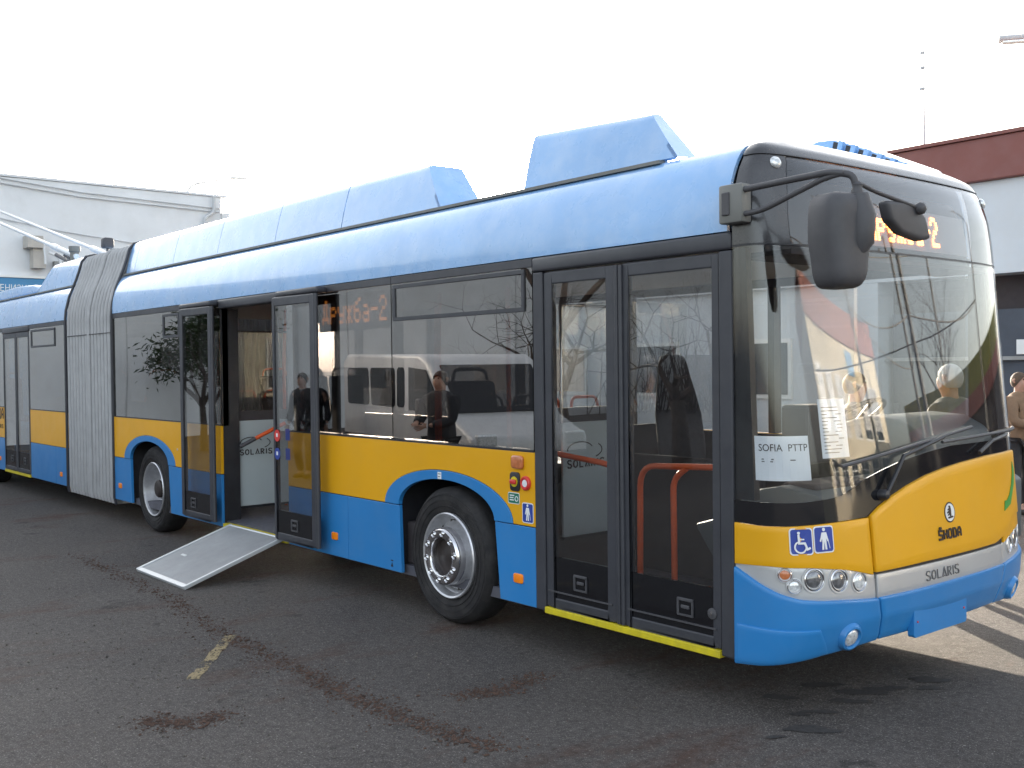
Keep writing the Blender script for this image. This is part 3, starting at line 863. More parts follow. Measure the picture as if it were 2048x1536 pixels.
RP = [(.172, 3.001), (.30, 3.03), (.5, 3.06), (1.275, 3.075), (2.05, 3.06), (2.25, 3.03), (W - .172, 3.001)]
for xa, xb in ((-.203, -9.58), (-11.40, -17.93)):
    loft(CV, xa, xb, .02, 'blue_roof_glare', 'roof_coving')
    loft(CV, xa, xb, .02, 'blue_roof_glare', 'roof_coving', far=True)
    loft(RP, xa, xb, .02, 'blue_roof_glare', 'roof_skin')
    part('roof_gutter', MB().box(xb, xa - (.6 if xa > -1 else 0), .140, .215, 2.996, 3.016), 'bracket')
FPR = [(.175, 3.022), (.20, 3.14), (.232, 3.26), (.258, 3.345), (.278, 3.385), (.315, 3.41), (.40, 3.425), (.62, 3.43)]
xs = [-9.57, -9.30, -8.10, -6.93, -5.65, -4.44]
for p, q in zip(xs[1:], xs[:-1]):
    loft(FPR, p - .004, q + .004, .02, 'blue_roof_glare', 'roof_fairing')
    loft(FPR, p - .004, q + .004, .02, 'blue_roof_glare', 'roof_fairing', far=True)
# end pieces of the fairing, and the separate box near the front, each with a sloping nose
def nose(far, xr, xf, rake, drop, inner, vertical_back):
    pr = FPR[:5] + [(.30, 3.40), (.33, 3.405), (inner, 3.405)]; n = len(pr) - 1
    def xfront(z): return xf - rake * max(0, (z - 3.02)) / .39
    s = (lambda y: W - y) if far else (lambda y: y)
    lo = lambda z, u: 3.022 + (z - 3.022) * (1 - drop * u)
    P_ = lambda v: pr[round(v * n)]
    mb = MB().skin(lambda u, v: (xr + (xfront(P_(v)[1]) - xr) * u, s(P_(v)[0]), lo(P_(v)[1], u)), 8, n,
                   lambda u, v: (xr + (xfront(P_(v)[1]) - .03 - xr) * u, s(P_(v)[0] + .02), lo(P_(v)[1], u) - .01))
    part('roof_fairing', mb, 'blue_roof_glare', smooth=50)
    for (on, u, dx) in ((True, 1, -.03), (vertical_back, 0, .03)):
        if not on: continue
        ps = [(s(y), z) for (y, z) in pr] + [(s(inner), 3.04)]
        xx = (lambda z: xfront(z)) if u else (lambda z: xr)
        v = [(xx(z), y, lo(z, u)) for (y, z) in ps] + [(xx(z) + dx, y, lo(z, u)) for (y, z) in ps]
        k = len(ps)
        part('fairing_nose', MB().add(v, [tuple(range(k)), tuple(range(k, 2 * k))[::-1]] + [(i, (i + 1) % k, k + (i + 1) % k, k + i) for i in range(k)]), 'blue_roof_glare')
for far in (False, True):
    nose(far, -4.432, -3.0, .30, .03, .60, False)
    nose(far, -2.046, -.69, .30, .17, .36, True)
part('roof_equipment', MB().box(-8.8, -4.3, .64, 1.90, 3.05, 3.34), 'plastic', bevel=.03)
# louvred intake on the far front corner of the roof
lv = MB()
lp = [(-1.30, 3.07), (-.26, 3.07), (-.28, 3.11), (-.70, 3.31), (-.86, 3.375), (-.98, 3.385), (-1.30, 3.34)]
lv.prism(lp, 'y', 1.96, 2.36)
vent = part('roof_intake', lv, 'blue_roof_glare', bevel=.02, seg=3, smooth=50)
def intake_top(x): return float(np.interp(x, [-1.30, -.98, -.86, -.70, -.28, -.26], [3.34, 3.385, 3.375, 3.31, 3.11, 3.07]))
for k in range(6):
    x = -.84 + k * .098
    w = .036
    poly = [(x - .07, 3.085), (x - .07 + w, 3.085), (x + w, intake_top(x + w) - .012), (x, intake_top(x) - .012)]
    obj('louvre_slot', MB().prism(poly, 'y', 1.946, 1.965), 'black', vent)
    x2 = x + .049
    poly = [(x2 - .07, 3.085), (x2 - .07 + w, 3.085), (x2 + w, intake_top(x2 + w) + .008), (x2, intake_top(x2) + .008)]
    obj('louvre_rib', MB().prism(poly, 'y', 1.93, 1.965), 'blue_roof_glare', vent, bevel=.004)
# rear section fairing
def rear_fairing(far):
    pr = FPR; n = len(pr) - 1
    s = (lambda y: W - y) if far else (lambda y: y)
    xr = lambda z: -13.35 + .55 * max(0, (z - 3.02)) / .39
    mb = MB().skin(lambda u, v: (-11.41 + (xr(pr[round(v * n)][1]) + 11.41) * u, s(pr[round(v * n)][0]), pr[round(v * n)][1]), 6, n,
                   lambda u, v: (-11.41 + (xr(pr[round(v * n)][1]) + 11.40) * u, s(pr[round(v * n)][0] + .02), pr[round(v * n)][1] - .01))
    part('roof_fairing', mb, 'blue_roof_glare', smooth=50)
    ps = [(s(y), z) for (y, z) in pr] + [(s(1.27), 3.43), (s(1.27), 3.06)]
    v = [(xr(z), y, z) for (y, z) in ps] + [(xr(z) + .03, y, z) for (y, z) in ps]
    k = len(ps)
    part('fairing_nose', MB().add(v, [tuple(range(k)), tuple(range(k, 2 * k))[::-1]] + [(i, (i + 1) % k, k + (i + 1) % k, k + i) for i in range(k)]), 'blue_roof_glare')
    part('fairing_top', MB().box(-12.80, -11.41, s(.62), s(1.265), 3.41, 3.43), 'blue_roof_glare')
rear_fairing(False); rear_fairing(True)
dm = MB()
dp = [(-17.6, 3.06), (-13.6, 3.06), (-13.7, 3.13), (-14.1, 3.20), (-15.0, 3.235), (-16.5, 3.22), (-17.4, 3.15)]
dm.prism(dp, 'y', .34, 2.2)
part('roof_equipment', dm, 'blue_roof_glare', bevel=.04, seg=3, smooth=50)
# trolley poles
for yy in (.95, 1.60):
    bse = part('trolley_base', MB().lathe([(.16, 0), (.16, .06), (.09, .12), (.07, .5), (.09, .52), (.09, .6), (.001, .6)], (-14.05, yy, 3.23), (0, 0, 1), 18), 'bracket', smooth=40)
    d = Vector((-1, 0, .228)).normalized()
    p0 = Vector((-13.95, yy, 3.66))
    tp = part('trolley_pole', MB().tube([p0, p0 + d * .9, p0 + d * 1.2, p0 + d * 7.6], [.045, .045, .030, .024], 10), 'pole', smooth=50)
    obj('pole_joint', MB().tube([p0 + d * .95, p0 + d * 1.3], .05, 10), 'pole', tp, smooth=40)
    for sgn in (-.07, .07):
        obj('pole_spring', MB().tube([p0 + Vector((-.05, sgn, -.10)), p0 + d * .85 + Vector((0, sgn, -.09))], .032, 8), 'plastic', tp, smooth=50)
hk = part('pole_catcher', MB().box(-12.98, -12.82, 1.0, 1.16, 3.70, 3.86), 'plastic', bevel=.03, smooth=50)
obj('catcher_post', MB().tube([(-12.9, 1.08, 3.42), (-12.9, 1.08, 3.70)], .02, 8), 'plastic', hk)

# ---- bellows
bl = MB()
prof = [(.02, .215), (.0, .30), (0, 1.2), (0, 2.50), (.015, 2.66), (.06, 2.84), (.115, 2.97), (.16, 3.08), (.20, 3.20), (.235, 3.32), (.29, 3.39), (.40, 3.42), (.8, 3.43), (1.275, 3.435)]
full = prof + [(W - y, z) for (y, z) in prof[::-1][1:]]
cy_, cz_ = 1.275, 1.7
NF_ = 15
secs = []
for k in range(NF_):
    for (u, sink) in ((0.0, .012), (.14, .0), (.50, .0), (.64, .012), (.70, .10), (.94, .10)):
        x = -9.585 - 1.83 * (k + u) / NF_
        if k == NF_ // 2: sink = min(sink, .03) - .012
        secs.append([(x, y + (sink if y < cy_ else -sink) * (1 if abs(y - cy_) > .3 else 0), z - (sink if z > 2.9 else 0)) for (y, z) in full])
n = len(full)
v = [p for s_ in secs for p in s_]
f = [(i * n + j, i * n + j + 1, (i + 1) * n + j + 1, (i + 1) * n + j) for i in range(len(secs) - 1) for j in range(n - 1)]
f += [(i * n + n - 1, i * n, (i + 1) * n, (i + 1) * n + n - 1) for i in range(len(secs) - 1)]
bl.add(v, f)
part('bellows', bl, 'bellows', smooth=30)
for x in (-9.59, -11.41):
    fr = MB()
    fr.tube([(x, y - (.006 if y < cy_ else -.006), z + (.006 if z > 2.9 else 0)) for (y, z) in full], .018, 6, caps=True)
    part('bellows_frame', fr, 'frame', smooth=50)
for z in (2.30,):
    part('bellows_strap', MB().box(-11.38, -9.62, -.004, .004, z, z + .012), 'plastic')

# ---- doors
def leaf(xa, xb, y, z0, z1, gz, name='door', handle=None, sidem=(.07, .07), glassmat='g_door', top=.075):
    """door leaf between xb (rear) and xa (front); frame slab with glass"""
    t = .038
    m0, m1 = sidem
    fr = MB()
    fr.box(xb, xb + m0, y, y + t, z0, z1); fr.box(xa - m1, xa, y, y + t, z0, z1)
    fr.box(xb + m0, xa - m1, y, y + t, z1 - top, z1); fr.box(xb + m0, xa - m1, y, y + t, z0, z0 + .06)
    d = part(name, fr, 'frame', bevel=.008)
    obj('kick_panel', MB().box(xb + m0, xa - m1, y + .006, y + t - .006, z0 + .06, gz), 'frit', d)
    obj('pane', MB().box(xb + m0, xa - m1, y + .006, y + .014, gz, z1 - top), glassmat, d)
    if handle:
        hx, hz = handle
        h = MB()
        w, hh = .115, .10
        h.box(hx - w / 2, hx + w / 2, y - .003, y + .008, hz + hh / 2 - .014, hz + hh / 2)
        h.box(hx - w / 2, hx + w / 2, y - .003, y + .008, hz - hh / 2, hz - hh / 2 + .012)
        h.box(hx - w / 2, hx - w / 2 + .012, y - .003, y + .008, hz - hh / 2 + .012, hz + hh / 2 - .014)
        h.box(hx + w / 2 - .012, hx + w / 2, y - .003, y + .008, hz - hh / 2 + .012, hz + hh / 2 - .014)
        obj('door_handle', h, 'plastic', d, bevel=.003)
        obj('handle_grip', MB().box(hx - .03, hx + .03, y - .004, y + .006, hz - .008, hz + .012), 'plastic', d, bevel=.004)
    return d
# front door (closed)
hd = part('door_header', MB().box(-1.765, -.175, -.012, .06, 2.435, Z3 - .003), 'frame', bevel=.016, seg=3, smooth=40)
part('door_post', MB().box(-1.765, -1.675, -.004, .06, .285, 2.432), 'frame', bevel=.008)
part('door_post', MB().box(-.262, -.175, -.004, .06, .285, 2.432), 'frame', bevel=.008)
d1 = leaf(-1.012, -1.668, .004, .318, 2.425, .635, handle=(-1.36, .50), sidem=(.075, .10))
d2 = leaf(-.268, -.990, .004, .318, 2.425, .635, handle=(-.52, .50), sidem=(.06, .045))
obj('lock', MB().lathe([(.030, 0), (.030, .008), (.018, .012), (.001, .013)], (-.325, .004, .50), (0, -1, 0), 18), 'plastic', d2, smooth=40)
obj('lock_core', MB().lathe([(.009, 0), (.009, .003), (.001, .004)], (-.325, -.009, .50), (0, -1, 0), 10), 'chrome', d2)
for d_, xa, xb in ((d1, -1.08, -1.65), (d2, -.30, -.95)):
    obj('trim_strip', MB().box(xb, xa, -.004, .004, .415, .424), 'plastic', d_)
for x in (-1.018, -.985):
    part('door_seal', MB().tube([(x, -.002, .32), (x, -.002, 2.42)], .014, 8), 'frame', smooth=50)
sl_ = MB(); sl_.box(-1.672, -.266, -.014, .05, .272, .312)
part('door_sill', sl_, 'sill', bevel=.004)
# middle door (open: plug leaves moved outwards and apart)
part('door_header', MB().box(-6.52, -5.12, -.012, .10, 2.44, Z3 - .003), 'frame', bevel=.016, seg=3, smooth=40)
for xa, xb in ((-4.38, -5.12), (-6.52, -7.27)):
    part('door_header', MB().box(xb, xa, -.105, -.003, 2.468, Z3 - .012), 'frame', bevel=.016, seg=3, smooth=40)
lA = leaf(-6.465, -7.245, -.115, .345, 2.462, .60, handle=(-6.95, .49), sidem=(.085, .065))
lB = leaf(-4.405, -5.165, -.115, .345, 2.462, .60, handle=(-4.80, .49), sidem=(.05, .075))
for lf, xa in ((lA, -6.465), (lB, -4.405)):
    obj('edge_seal', MB().tube([(xa - .004, -.098, .345), (xa - .004, -.098, 2.462)], .022, 8), 'frame', lf, smooth=50)
for z, mt in ((1.255, 'red'), (1.095, 'bluesign')):
    b_ = obj('sticker', MB().lathe([(.052, 0), (.052, .002), (.001, .0021)], (-5.09, -.1155, z), (0, -1, 0), 24), mt, lB)
    obj('pictogram', MB().box(-5.105, -5.075, -.1190, -.1180, z - .012, z + .02), 'white', b_)
for z in (1.27, 1.10):
    obj('sticker', MB().box(-4.95, -4.87, -.1085, -.1075, z - .05, z + .05), 'bluesign', lB)
part('door_jamb', MB().box(-6.62, -6.52, .032, .20, .335, 2.44), 'black')
part('door_jamb', MB().box(-5.12, -5.02, .064, .20, .335, 2.44), 'black')
part('door_sill', MB().box(-6.46, -5.13, -.02, .05, .285, .325), 'sill', bevel=.004)
# ramp
rm = MB()
rx0, rx1 = -6.27, -5.17
rh, re_ = Vector((0, -.02, .325)), Vector((0, -.945, .012))
dirv = (re_ - rh).normalized(); up_ = Vector((1, 0, 0)).cross(dirv).normalized()
if up_.z < 0: up_ = -up_
ln = (re_ - rh).length
cen = (rh + re_) / 2
rp = part('ramp', MB().obox(Vector(((rx0 + rx1) / 2, cen.y, cen.z)), Vector((1, 0, 0)), dirv, up_, (rx1 - rx0) / 2 - .03, ln / 2 - .025, .010), 'alu')
obj('ramp_edge', MB().obox(Vector((rx1 - .014, cen.y, cen.z)) + up_ * .004, Vector((1, 0, 0)), dirv, up_, .014, ln / 2, .016), 'aluedge', rp, bevel=.003)
obj('ramp_edge', MB().obox(Vector((rx0 + .014, cen.y, cen.z)) + up_ * .004, Vector((1, 0, 0)), dirv, up_, .014, ln / 2, .016), 'aluedge', rp, bevel=.003)
e_ = Vector(((rx0 + rx1) / 2, re_.y, re_.z)) - dirv * .02
obj('ramp_lip', MB().obox(e_ + up_ * .003, Vector((1, 0, 0)), dirv, up_, (rx1 - rx0) / 2 - .03, .022, .013), 'aluedge', rp, bevel=.003)
h_ = Vector(((rx0 + rx1) / 2, rh.y, rh.z)) + dirv * .012
obj('ramp_hinge', MB().tube([h_ + Vector((-(rx1 - rx0) / 2 + .03, 0, .004)), h_ + Vector(((rx1 - rx0) / 2 - .03, 0, .004))], .014, 8), 'aluedge', rp, smooth=50)
q_ = Vector((-6.02, 0, 0)) + Vector((0, cen.y, cen.z)) + dirv * .12 + up_ * .011
obj('ramp_handle', MB().obox(q_, Vector((1, 0, 0)), dirv, up_, .05, .012, .003), 'aluedge', rp)
# third door (closed), rear section
part('door_header', MB().box(-14.63, -13.17, -.012, .06, 2.44, Z3 - .003), 'frame', bevel=.016, seg=3, smooth=40)
leaf(-13.18, -13.895, .0, .318, 2.435, .62, sidem=(.05, .05), handle=(-13.5, .5))
leaf(-13.905, -14.62, .0, .318, 2.435, .62, sidem=(.05, .05), handle=(-14.2, .5))
part('door_sill', MB().box(-14.60, -13.19, -.012, .05, .275, .312), 'sill')

# ---- wheels
RW, RI = .490, .308
def tyre(y0):
    p = [(RI - .005, .03), (RI + .03, .004), (RI + .09, -.006), (RI + .14, .0), (RW - .022, .022), (RW - .004, .045), (RW, .07), (RW, .22), (RW - .006, .245), (RW - .03, .268), (RI + .05, .285), (RI - .005, .26)]
    return p
def wheel(xc, deep):
    y0 = .015 if not deep else .04
    c = (xc, y0, RW)
    # rim barrel and disc
    if not deep:
        rim = [(RI - .002, .025), (RI, .004), (RI - .008, -.004), (RI - .020, .002), (RI - .028, .030), (RI - .034, .060), (.250, .085), (.225, .070), (.212, .045), (.206, .01), (.204, -.03)]
    else:
        rim = [(RI - .002, .025), (RI, .004), (RI - .008, -.004), (RI - .020, .002), (RI - .026, .03), (RI - .034, .13), (RI - .05, .17), (.20, .175), (.17, .155), (.15, .15), (.12, .15), (.115, .10), (.10, .085)]
    w_ = part('wheel', MB().lathe(rim, c, (0, 1, 0), 56), 'steel', smooth=32)
    obj('tyre', MB().lathe(tyre(0), c, (0, 1, 0), 72), 'rubber', w_, smooth=40)
    for k in range(3):
        r_ = RI + .045 + .04 * k
        obj('sidewall_ring', MB().lathe([(r_, .0), (r_ + .003, -.006 if k != 1 else -.009), (r_ + .006, 0)], c, (0, 1, 0), 64), 'rubber', w_, smooth=60)
    if not deep:
        obj('hub_ring', MB().lathe([(.206, .012), (.205, -.040), (.200, -.056), (.190, -.064), (.148, -.066), (.136, -.060), (.130, -.048), (.127, .0)], c, (0, 1, 0), 56), 'chrome', w_, smooth=35)
        obj('hub_centre', MB().lathe([(.128, -.006), (.12, .004), (.07, .0), (.05, -.012), (.001, -.014)], c, (0, 1, 0), 28), 'hubdark', w_, smooth=40)
        nr, ny, ns = .169, -.065, .024
    else:
        obj('hub_centre', MB().lathe([(.10, .10), (.10, .06), (.085, .045), (.06, .04), (.001, .04)], c, (0, 1, 0), 28), 'hubdark', w_, smooth=40)
        nr, ny, ns = .1675, .150, .016
    for k in range(10):
        t = 2 * math.pi * (k + .25) / 10
        p = (xc + nr * math.cos(t), y0 + ny, RW + nr * math.sin(t))
        obj('lug_nut', MB().lathe([(ns, .002), (ns, -.004), (ns * .86, -.008), (ns * .72, -.004), (ns * .66, .004)] + ([(ns * .5, -.003), (ns * .2, -.006), (.001, -.006)] if not deep else [(ns * .5, -.02), (.001, -.026)]), p, (0, 1, 0), 14), 'chrome', w_, smooth=40)
    for k in range(10):
        t = 2 * math.pi * (k + .75) / 10
        rr_ = .243 if not deep else .222
        yy = .080 if not deep else .166
        p = (xc + rr_ * math.cos(t), y0 + yy, RW + rr_ * math.sin(t))
        obj('hand_hole', MB().lathe([(.026, -.004), (.023, .0), (.001, .004)], p, (0, 1, 0), 14), 'hubdark', w_, smooth=40)
    return w_
wheel(-2.75, False)
wheel(-8.45, True)
wheel(-15.75, True)
for xc in (-2.75, -8.45, -15.75):
    far = part('wheel', MB().lathe([(RI, .0), (RI - .03, .06), (.10, .06), (.001, .06)], (xc, W - .045, RW), (0, -1, 0), 32), 'steel', smooth=32)
    obj('tyre', MB().lathe(tyre(0), (xc, W - .045, RW), (0, -1, 0), 40), 'rubber', far, smooth=40)
    part('axle', MB().tube([(xc, .3, .42), (xc, W - .3, .42)], .09, 10), 'black')

# ---- interior and far side
part('floor_slab', MB().box(-9.58, -.16, .062, W - .06, .262, .335), 'floor')
part('floor_slab', MB().box(-17.9, -11.42, .062, W - .06, .262, .335), 'floor')
part('ceiling_panel', MB().box(-9.58, -.32, .10, W - .10, 2.50, 2.53), 'ceiling')
part('ceiling_panel', MB().box(-17.9, -11.42, .10, W - .10, 2.50, 2.53), 'ceiling')
part('rear_wall', MB().box(-17.95, -17.92, .01, W - .01, .30, 3.0), 'blue', bevel=.01)
for xa, xb in ((-.19, -9.58), (-11.42, -17.9)):
    part('side_panel', MB().box(xb, xa, W - .03, W, Z0, Z1 - G), 'blue')
    part('side_panel', MB().box(xb, xa, W - .03, W, Z1 + G, Z2 - G), 'yellow')
    part('inner_lining', MB().box(xb, xa, W - .06, W - .032, .335, 1.275), 'inside')
    part('window_header', MB().box(xb, xa, W - .03, W, 2.44, Z3 - .003), 'frame')
    nseg = round((xa - xb) / 1.45)
    for k in range(nseg):
        p = xa + (xb - xa) * k / nseg; q = xa + (xb - xa) * (k + 1) / nseg
        part('window', MB().box(q + .03, p - .03, W - .012, W - .006, Z2, 2.44), 'g_far')
        part('pillar', MB().box(q - .03, q + .03, W - .09, W - .002, Z2, 2.44), 'black')
def solaris_screen(x, y0, y1, z0, z1, ztop, ty):
    s_ = part('door_screen', MB().box(x - .02, x, y0, y1, z0, z1), 'screen', bevel=.004)
    pl_, wd_ = strokes('SOLARIS', GL, .040, .052, .016, .010)
    fmx = lambda u, v, o: Vector((x + o, ty + u, z0 + (z1 - z0) * .60 + v))
    decal('lettering', pl_, fmx, 'ink', s_, base=.0005, th=.001)
    arc_ = ribbon([(wd_ * .35 + .12 * math.cos(math.radians(t)), .12 + .055 * math.sin(math.radians(t))) for t in range(20, 200, 15)], .008)
    arc_ += ribbon([(wd_ * .60 + .12 * math.cos(math.radians(t)), .115 + .055 * math.sin(math.radians(t))) for t in range(-60, 60, 15)], .008)
    decal('emblem', arc_, fmx, 'ink', s_, base=.0005, th=.001)
    obj('screen_glass', MB().box(x - .014, x - .006, y0, y1, z1 + .10, ztop), 'g_clear', s_)
    obj('screen_edge', MB().tube([(x - .01, y0, z1), (x - .01, y0, ztop), (x - .01, y1, ztop)], .013, 8), 'chrome', s_, smooth=50)
    obj('screen_foot', MB().box(x - .03, x + .01, y0, y1, z0 - .02, z0), 'black', s_)
    obj('screen_post', MB().box(x - .05, x - .022, y0, y1, z1, z1 + .10), 'inside', s_)
solaris_screen(-6.56, .205, .95, .46, 1.32, 2.22, .22)
solaris_screen(-1.95, .41, 1.05, .67, 1.45, 2.25, .45)
part('inner_box', MB().box(-3.4, -2.0, .10, .95, .335, .66), 'inside', bevel=.02)
rl = []
rl.append([(-2.02, .33, 1.255), (-1.53, .36, 1.21), (-1.46, .42, 1.18)])
rl.append(fillet([(-1.185, .35, .36), (-1.175, .35, 1.215), (-.30, .35, 1.255)], .13))
rl.append(fillet([(-.90, .35, .36), (-.905, .35, 1.15), (-.80, .35, 1.225)], .07))
for q in rl:
    part('handrail', MB().tube(q, .019, 10), 'rail', smooth=50)
part('handrail', MB().tube([(-6.45, .17, 1.07), (-6.42, .32, 1.145)], .021, 10), 'plastic', smooth=50)
part('handrail', MB().tube([(-6.42, .32, 1.145), (-6.36, .62, 1.29)], .020, 10), 'rail', smooth=50)
for (x, y) in ((-7.2, 1.05), (-5.3, 1.75), (-4.2, 1.0), (-3.3, 1.05), (-8.9, 1.05), (-12.6, 1.0)):
    part('stanchion', MB().tube(fillet([(x, y, .335), (x, y, 2.0), (x - .12, y + .1, 2.50)], .2), .019, 10), 'rail', smooth=50)
def seat(x, y, z0=.335, face=1):
    me = MB()
    pr = [(0, .42), (.06, .46), (.40, .47), (.43, .44), (.42, .40), (.10, .39), (.02, .90), (-.02, 1.12), (-.07, 1.14), (-.10, 1.10), (-.07, .80), (-.04, .44)]
    me.prism([(x + face * p[0], z0 + p[1]) for p in pr], 'y', y - .21, y + .21)
    s_ = part('passenger_seat', me, 'seat', bevel=.02, smooth=50)
    obj('seat_leg', MB().box(x + face * .15, x + face * .22, y - .1, y + .1, z0, z0 + .40), 'inside', s_)
    obj('grab_handle', MB().tube(fillet([(x - face * .06, y - .17, z0 + 1.08), (x - face * .07, y - .15, z0 + 1.22), (x - face * .07, y + .15, z0 + 1.22), (x - face * .06, y + .17, z0 + 1.08)], .06), .014, 8), 'rail' if random.random() < .3 else 'plastic', s_, smooth=50)
for (x, y, z, fc) in ((-2.9, .40, .60, 1), (-3.5, 2.15, .335, 1), (-4.3, 2.15, .335, 1), (-3.5, 1.68, .335, 1), (-4.3, 1.68, .335, 1), (-8.1, .38, .62, 1), (-8.9, .38, .62, 1), (-7.7, 2.15, .62, 1), (-8.6, 2.15, .62, 1), (-7.7, 1.68, .62, 1), (-8.6, 1.68, .62, 1), (-9.2, .38, .335, -1), (-12.0, .40, .335, 1), (-12.8, .40, .335, 1), (-12.0, 2.15, .335, 1), (-15.5, 2.1, .6, 1), (-16.3, .5, .6, 1)):
    seat(x, y, z, fc)
# driver's place
ds = MB()
ring = []
n_ = 20
hw = [(1.02, .24), (1.2, .27), (1.45, .26), (1.62, .215), (1.75, .175), (1.84, .155), (1.90, .115), (1.915, .05)]
for (z, w_) in hw:
    lean = -.14 * (z - 1.0)
    rr = []
    for j in range(n_):
        t = 2 * math.pi * j / n_
        rr.append((-2.12 + lean + .065 * math.sin(t) * (1 if w_ > .1 else .6), 1.85 + w_ * math.cos(t), z))
    ring.append(rr)
v = [p for r_ in ring for p in r_]
f = [(i * n_ + j, i * n_ + (j + 1) % n_, (i + 1) * n_ + (j + 1) % n_, (i + 1) * n_ + j) for i in range(len(ring) - 1) for j in range(n_)] + [tuple(range(n_))[::-1], tuple((len(ring) - 1) * n_ + j for j in range(n_))]
dsb = part('driver_seat', MB().add(v, f), 'seat', smooth=60)
obj('seat_cushion', MB().box(-2.12, -1.62, 1.60, 2.10, .92, 1.04), 'seat', dsb, bevel=.04, smooth=50)
obj('seat_base', MB().box(-2.05, -1.72, 1.68, 2.02, .335, .92), 'inside', dsb, bevel=.02)
part('cab_partition', MB().box(-2.66, -2.62, 1.30, W - .07, .335, 1.35), 'inside')
part('cab_partition', MB().box(-2.65, -2.64, 1.30, W - .07, 1.35, 2.35), 'g_clear')
part('cab_door', MB().box(-2.6, -.95, 1.28, 1.31, .335, 1.18), 'inside', bevel=.01)
dsh = MB()
dprof = [(-.75, .9), (-.42, 1.0), (-.40, 1.12), (-.15, 1.17), (.10, 1.14), (.20, 1.08), (.20, .7), (-.6, .7)]
dsh.prism(dprof, 'y', .35, W - .09)
part('dashboard', dsh, 'dash', bevel=.02, smooth=40)
bn = MB()
bprof = [(-.52, 1.08), (-.60, 1.30), (-.50, 1.45), (-.30, 1.505), (-.08, 1.49), (.06, 1.42), (.12, 1.30), (.12, 1.10)]
bn.prism(bprof, 'y', 1.42, 2.30)
bi = part('instrument_binnacle', bn, 'dash', bevel=.05, seg=3, smooth=50)
sw_c = Vector((-.66, 1.86, 1.46)); sw_n = Vector((-.55, 0, .83)).normalized()
sa = Vector((0, 1, 0)); sb = sw_n.cross(sa)
stw = part('steering_wheel', MB().tube([sw_c + (sa * math.cos(t) + sb * math.sin(t)) * .235 for t in [2 * math.pi * i / 36 for i in range(37)]], .017, 8), 'black', smooth=60)
for t in (.3, 2.4, 4.5):
    obj('wheel_spoke', MB().tube([sw_c - sw_n * .04, sw_c + (sa * math.cos(t) + sb * math.sin(t)) * .23], .014, 6), 'black', stw)
obj('steering_column', MB().tube([sw_c - sw_n * .03, sw_c - sw_n * .45], .05, 10), 'black', stw)
part('ticket_machine', MB().box(-.62, -.42, 1.02, 1.28, 1.22, 1.58), 'inside', bevel=.02)
part('cab_shelf', MB().box(-.2, .02, .45, .95, 1.10, 1.18), 'inside', bevel=.02)
# side destination display behind the second window
sdb = part('display_board', MB().box(-4.72, -3.58, .11, .14, 2.15, 2.45), 'board')
decal('display_lettering', [[(-4.66 + p[0], 2.21 + p[1]) for p in q] for q in led_dots('Дружба-2', .0215, .029, .017, .010)], lambda u, v, o: Vector((u, .11 - o, v)), 'ledside', sdb, base=.0005, th=.001)['kind'] = 'stuff'
# open flap and box on the far front corner
fl = part('service_flap', MB().box(-.16, -.02, W + .03, W + .20, 1.0, 1.34), 'plastic', bevel=.02)
obj('flap_arm', MB().tube([(-.05, W - .15, 1.37), (.0, W + .02, 1.375), (-.02, W + .2, 1.36)], .012, 6), 'plastic', fl)

# ---- papers taped inside the windscreen (things of their own)
def paper(name, a0, a1, z0, z1, label):
    mb = MB().skin(lambda u, v: FP(a0 + (a1 - a0) * u, z0 + (z1 - z0) * v, -.012), 8, 4, lambda u, v: FP(a0 + (a1 - a0) * u, z0 + (z1 - z0) * v, -.0128))
    return tag(obj(name, mb, 'paper'), label, 'paper')
p1 = paper('paper_notice', .13, .445, 1.238, 1.466, 'white sheet reading SOFIA in the lower corner of the windscreen')
text_mesh('paper_lettering', 'SOFIA  PTTP', .052, lambda x, y, z: FP(.295 + x, 1.405 + y, -.0115 + z), 'ink', p1, extrude=.0003)
mb = MB()
for (u0, u1, z) in ((.17, .24, 1.345), (.17, .235, 1.333), (.33, .36, 1.341)):
    v = [FP(u0, z, -.011), FP(u1, z, -.011), FP(u1, z + .006, -.011), FP(u0, z + .006, -.011)]
    v += [FP(u0, z, -.0117), FP(u1, z, -.0117), FP(u1, z + .006, -.0117), FP(u0, z + .006, -.0117)]
    mb.add(v, [(0, 1, 2, 3), (7, 6, 5, 4), (0, 4, 5, 1), (1, 5, 6, 2), (2, 6, 7, 3), (3, 7, 4, 0)])
obj('paper_print', mb, 'greyink', p1)
p2 = paper('paper_notice', .53, .725, 1.345, 1.65, 'tall white printed sheet in the windscreen beside the driver dashboard')
mb = MB()
for k in range(14):
    z = 1.37 + k * .018
    u0, u1 = .55, .70 - random.random() * .05
    v = [FP(u0, z, -.011), FP(u1, z, -.011), FP(u1, z + .005, -.011), FP(u0, z + .005, -.011)]
    v += [FP(u0, z, -.0117), FP(u1, z, -.0117), FP(u1, z + .005, -.0117), FP(u0, z + .005, -.0117)]
    mb.add(v, [(0, 1, 2, 3), (7, 6, 5, 4), (0, 4, 5, 1), (1, 5, 6, 2), (2, 6, 7, 3), (3, 7, 4, 0)])
obj('paper_print', mb, M['bracket'], p2)
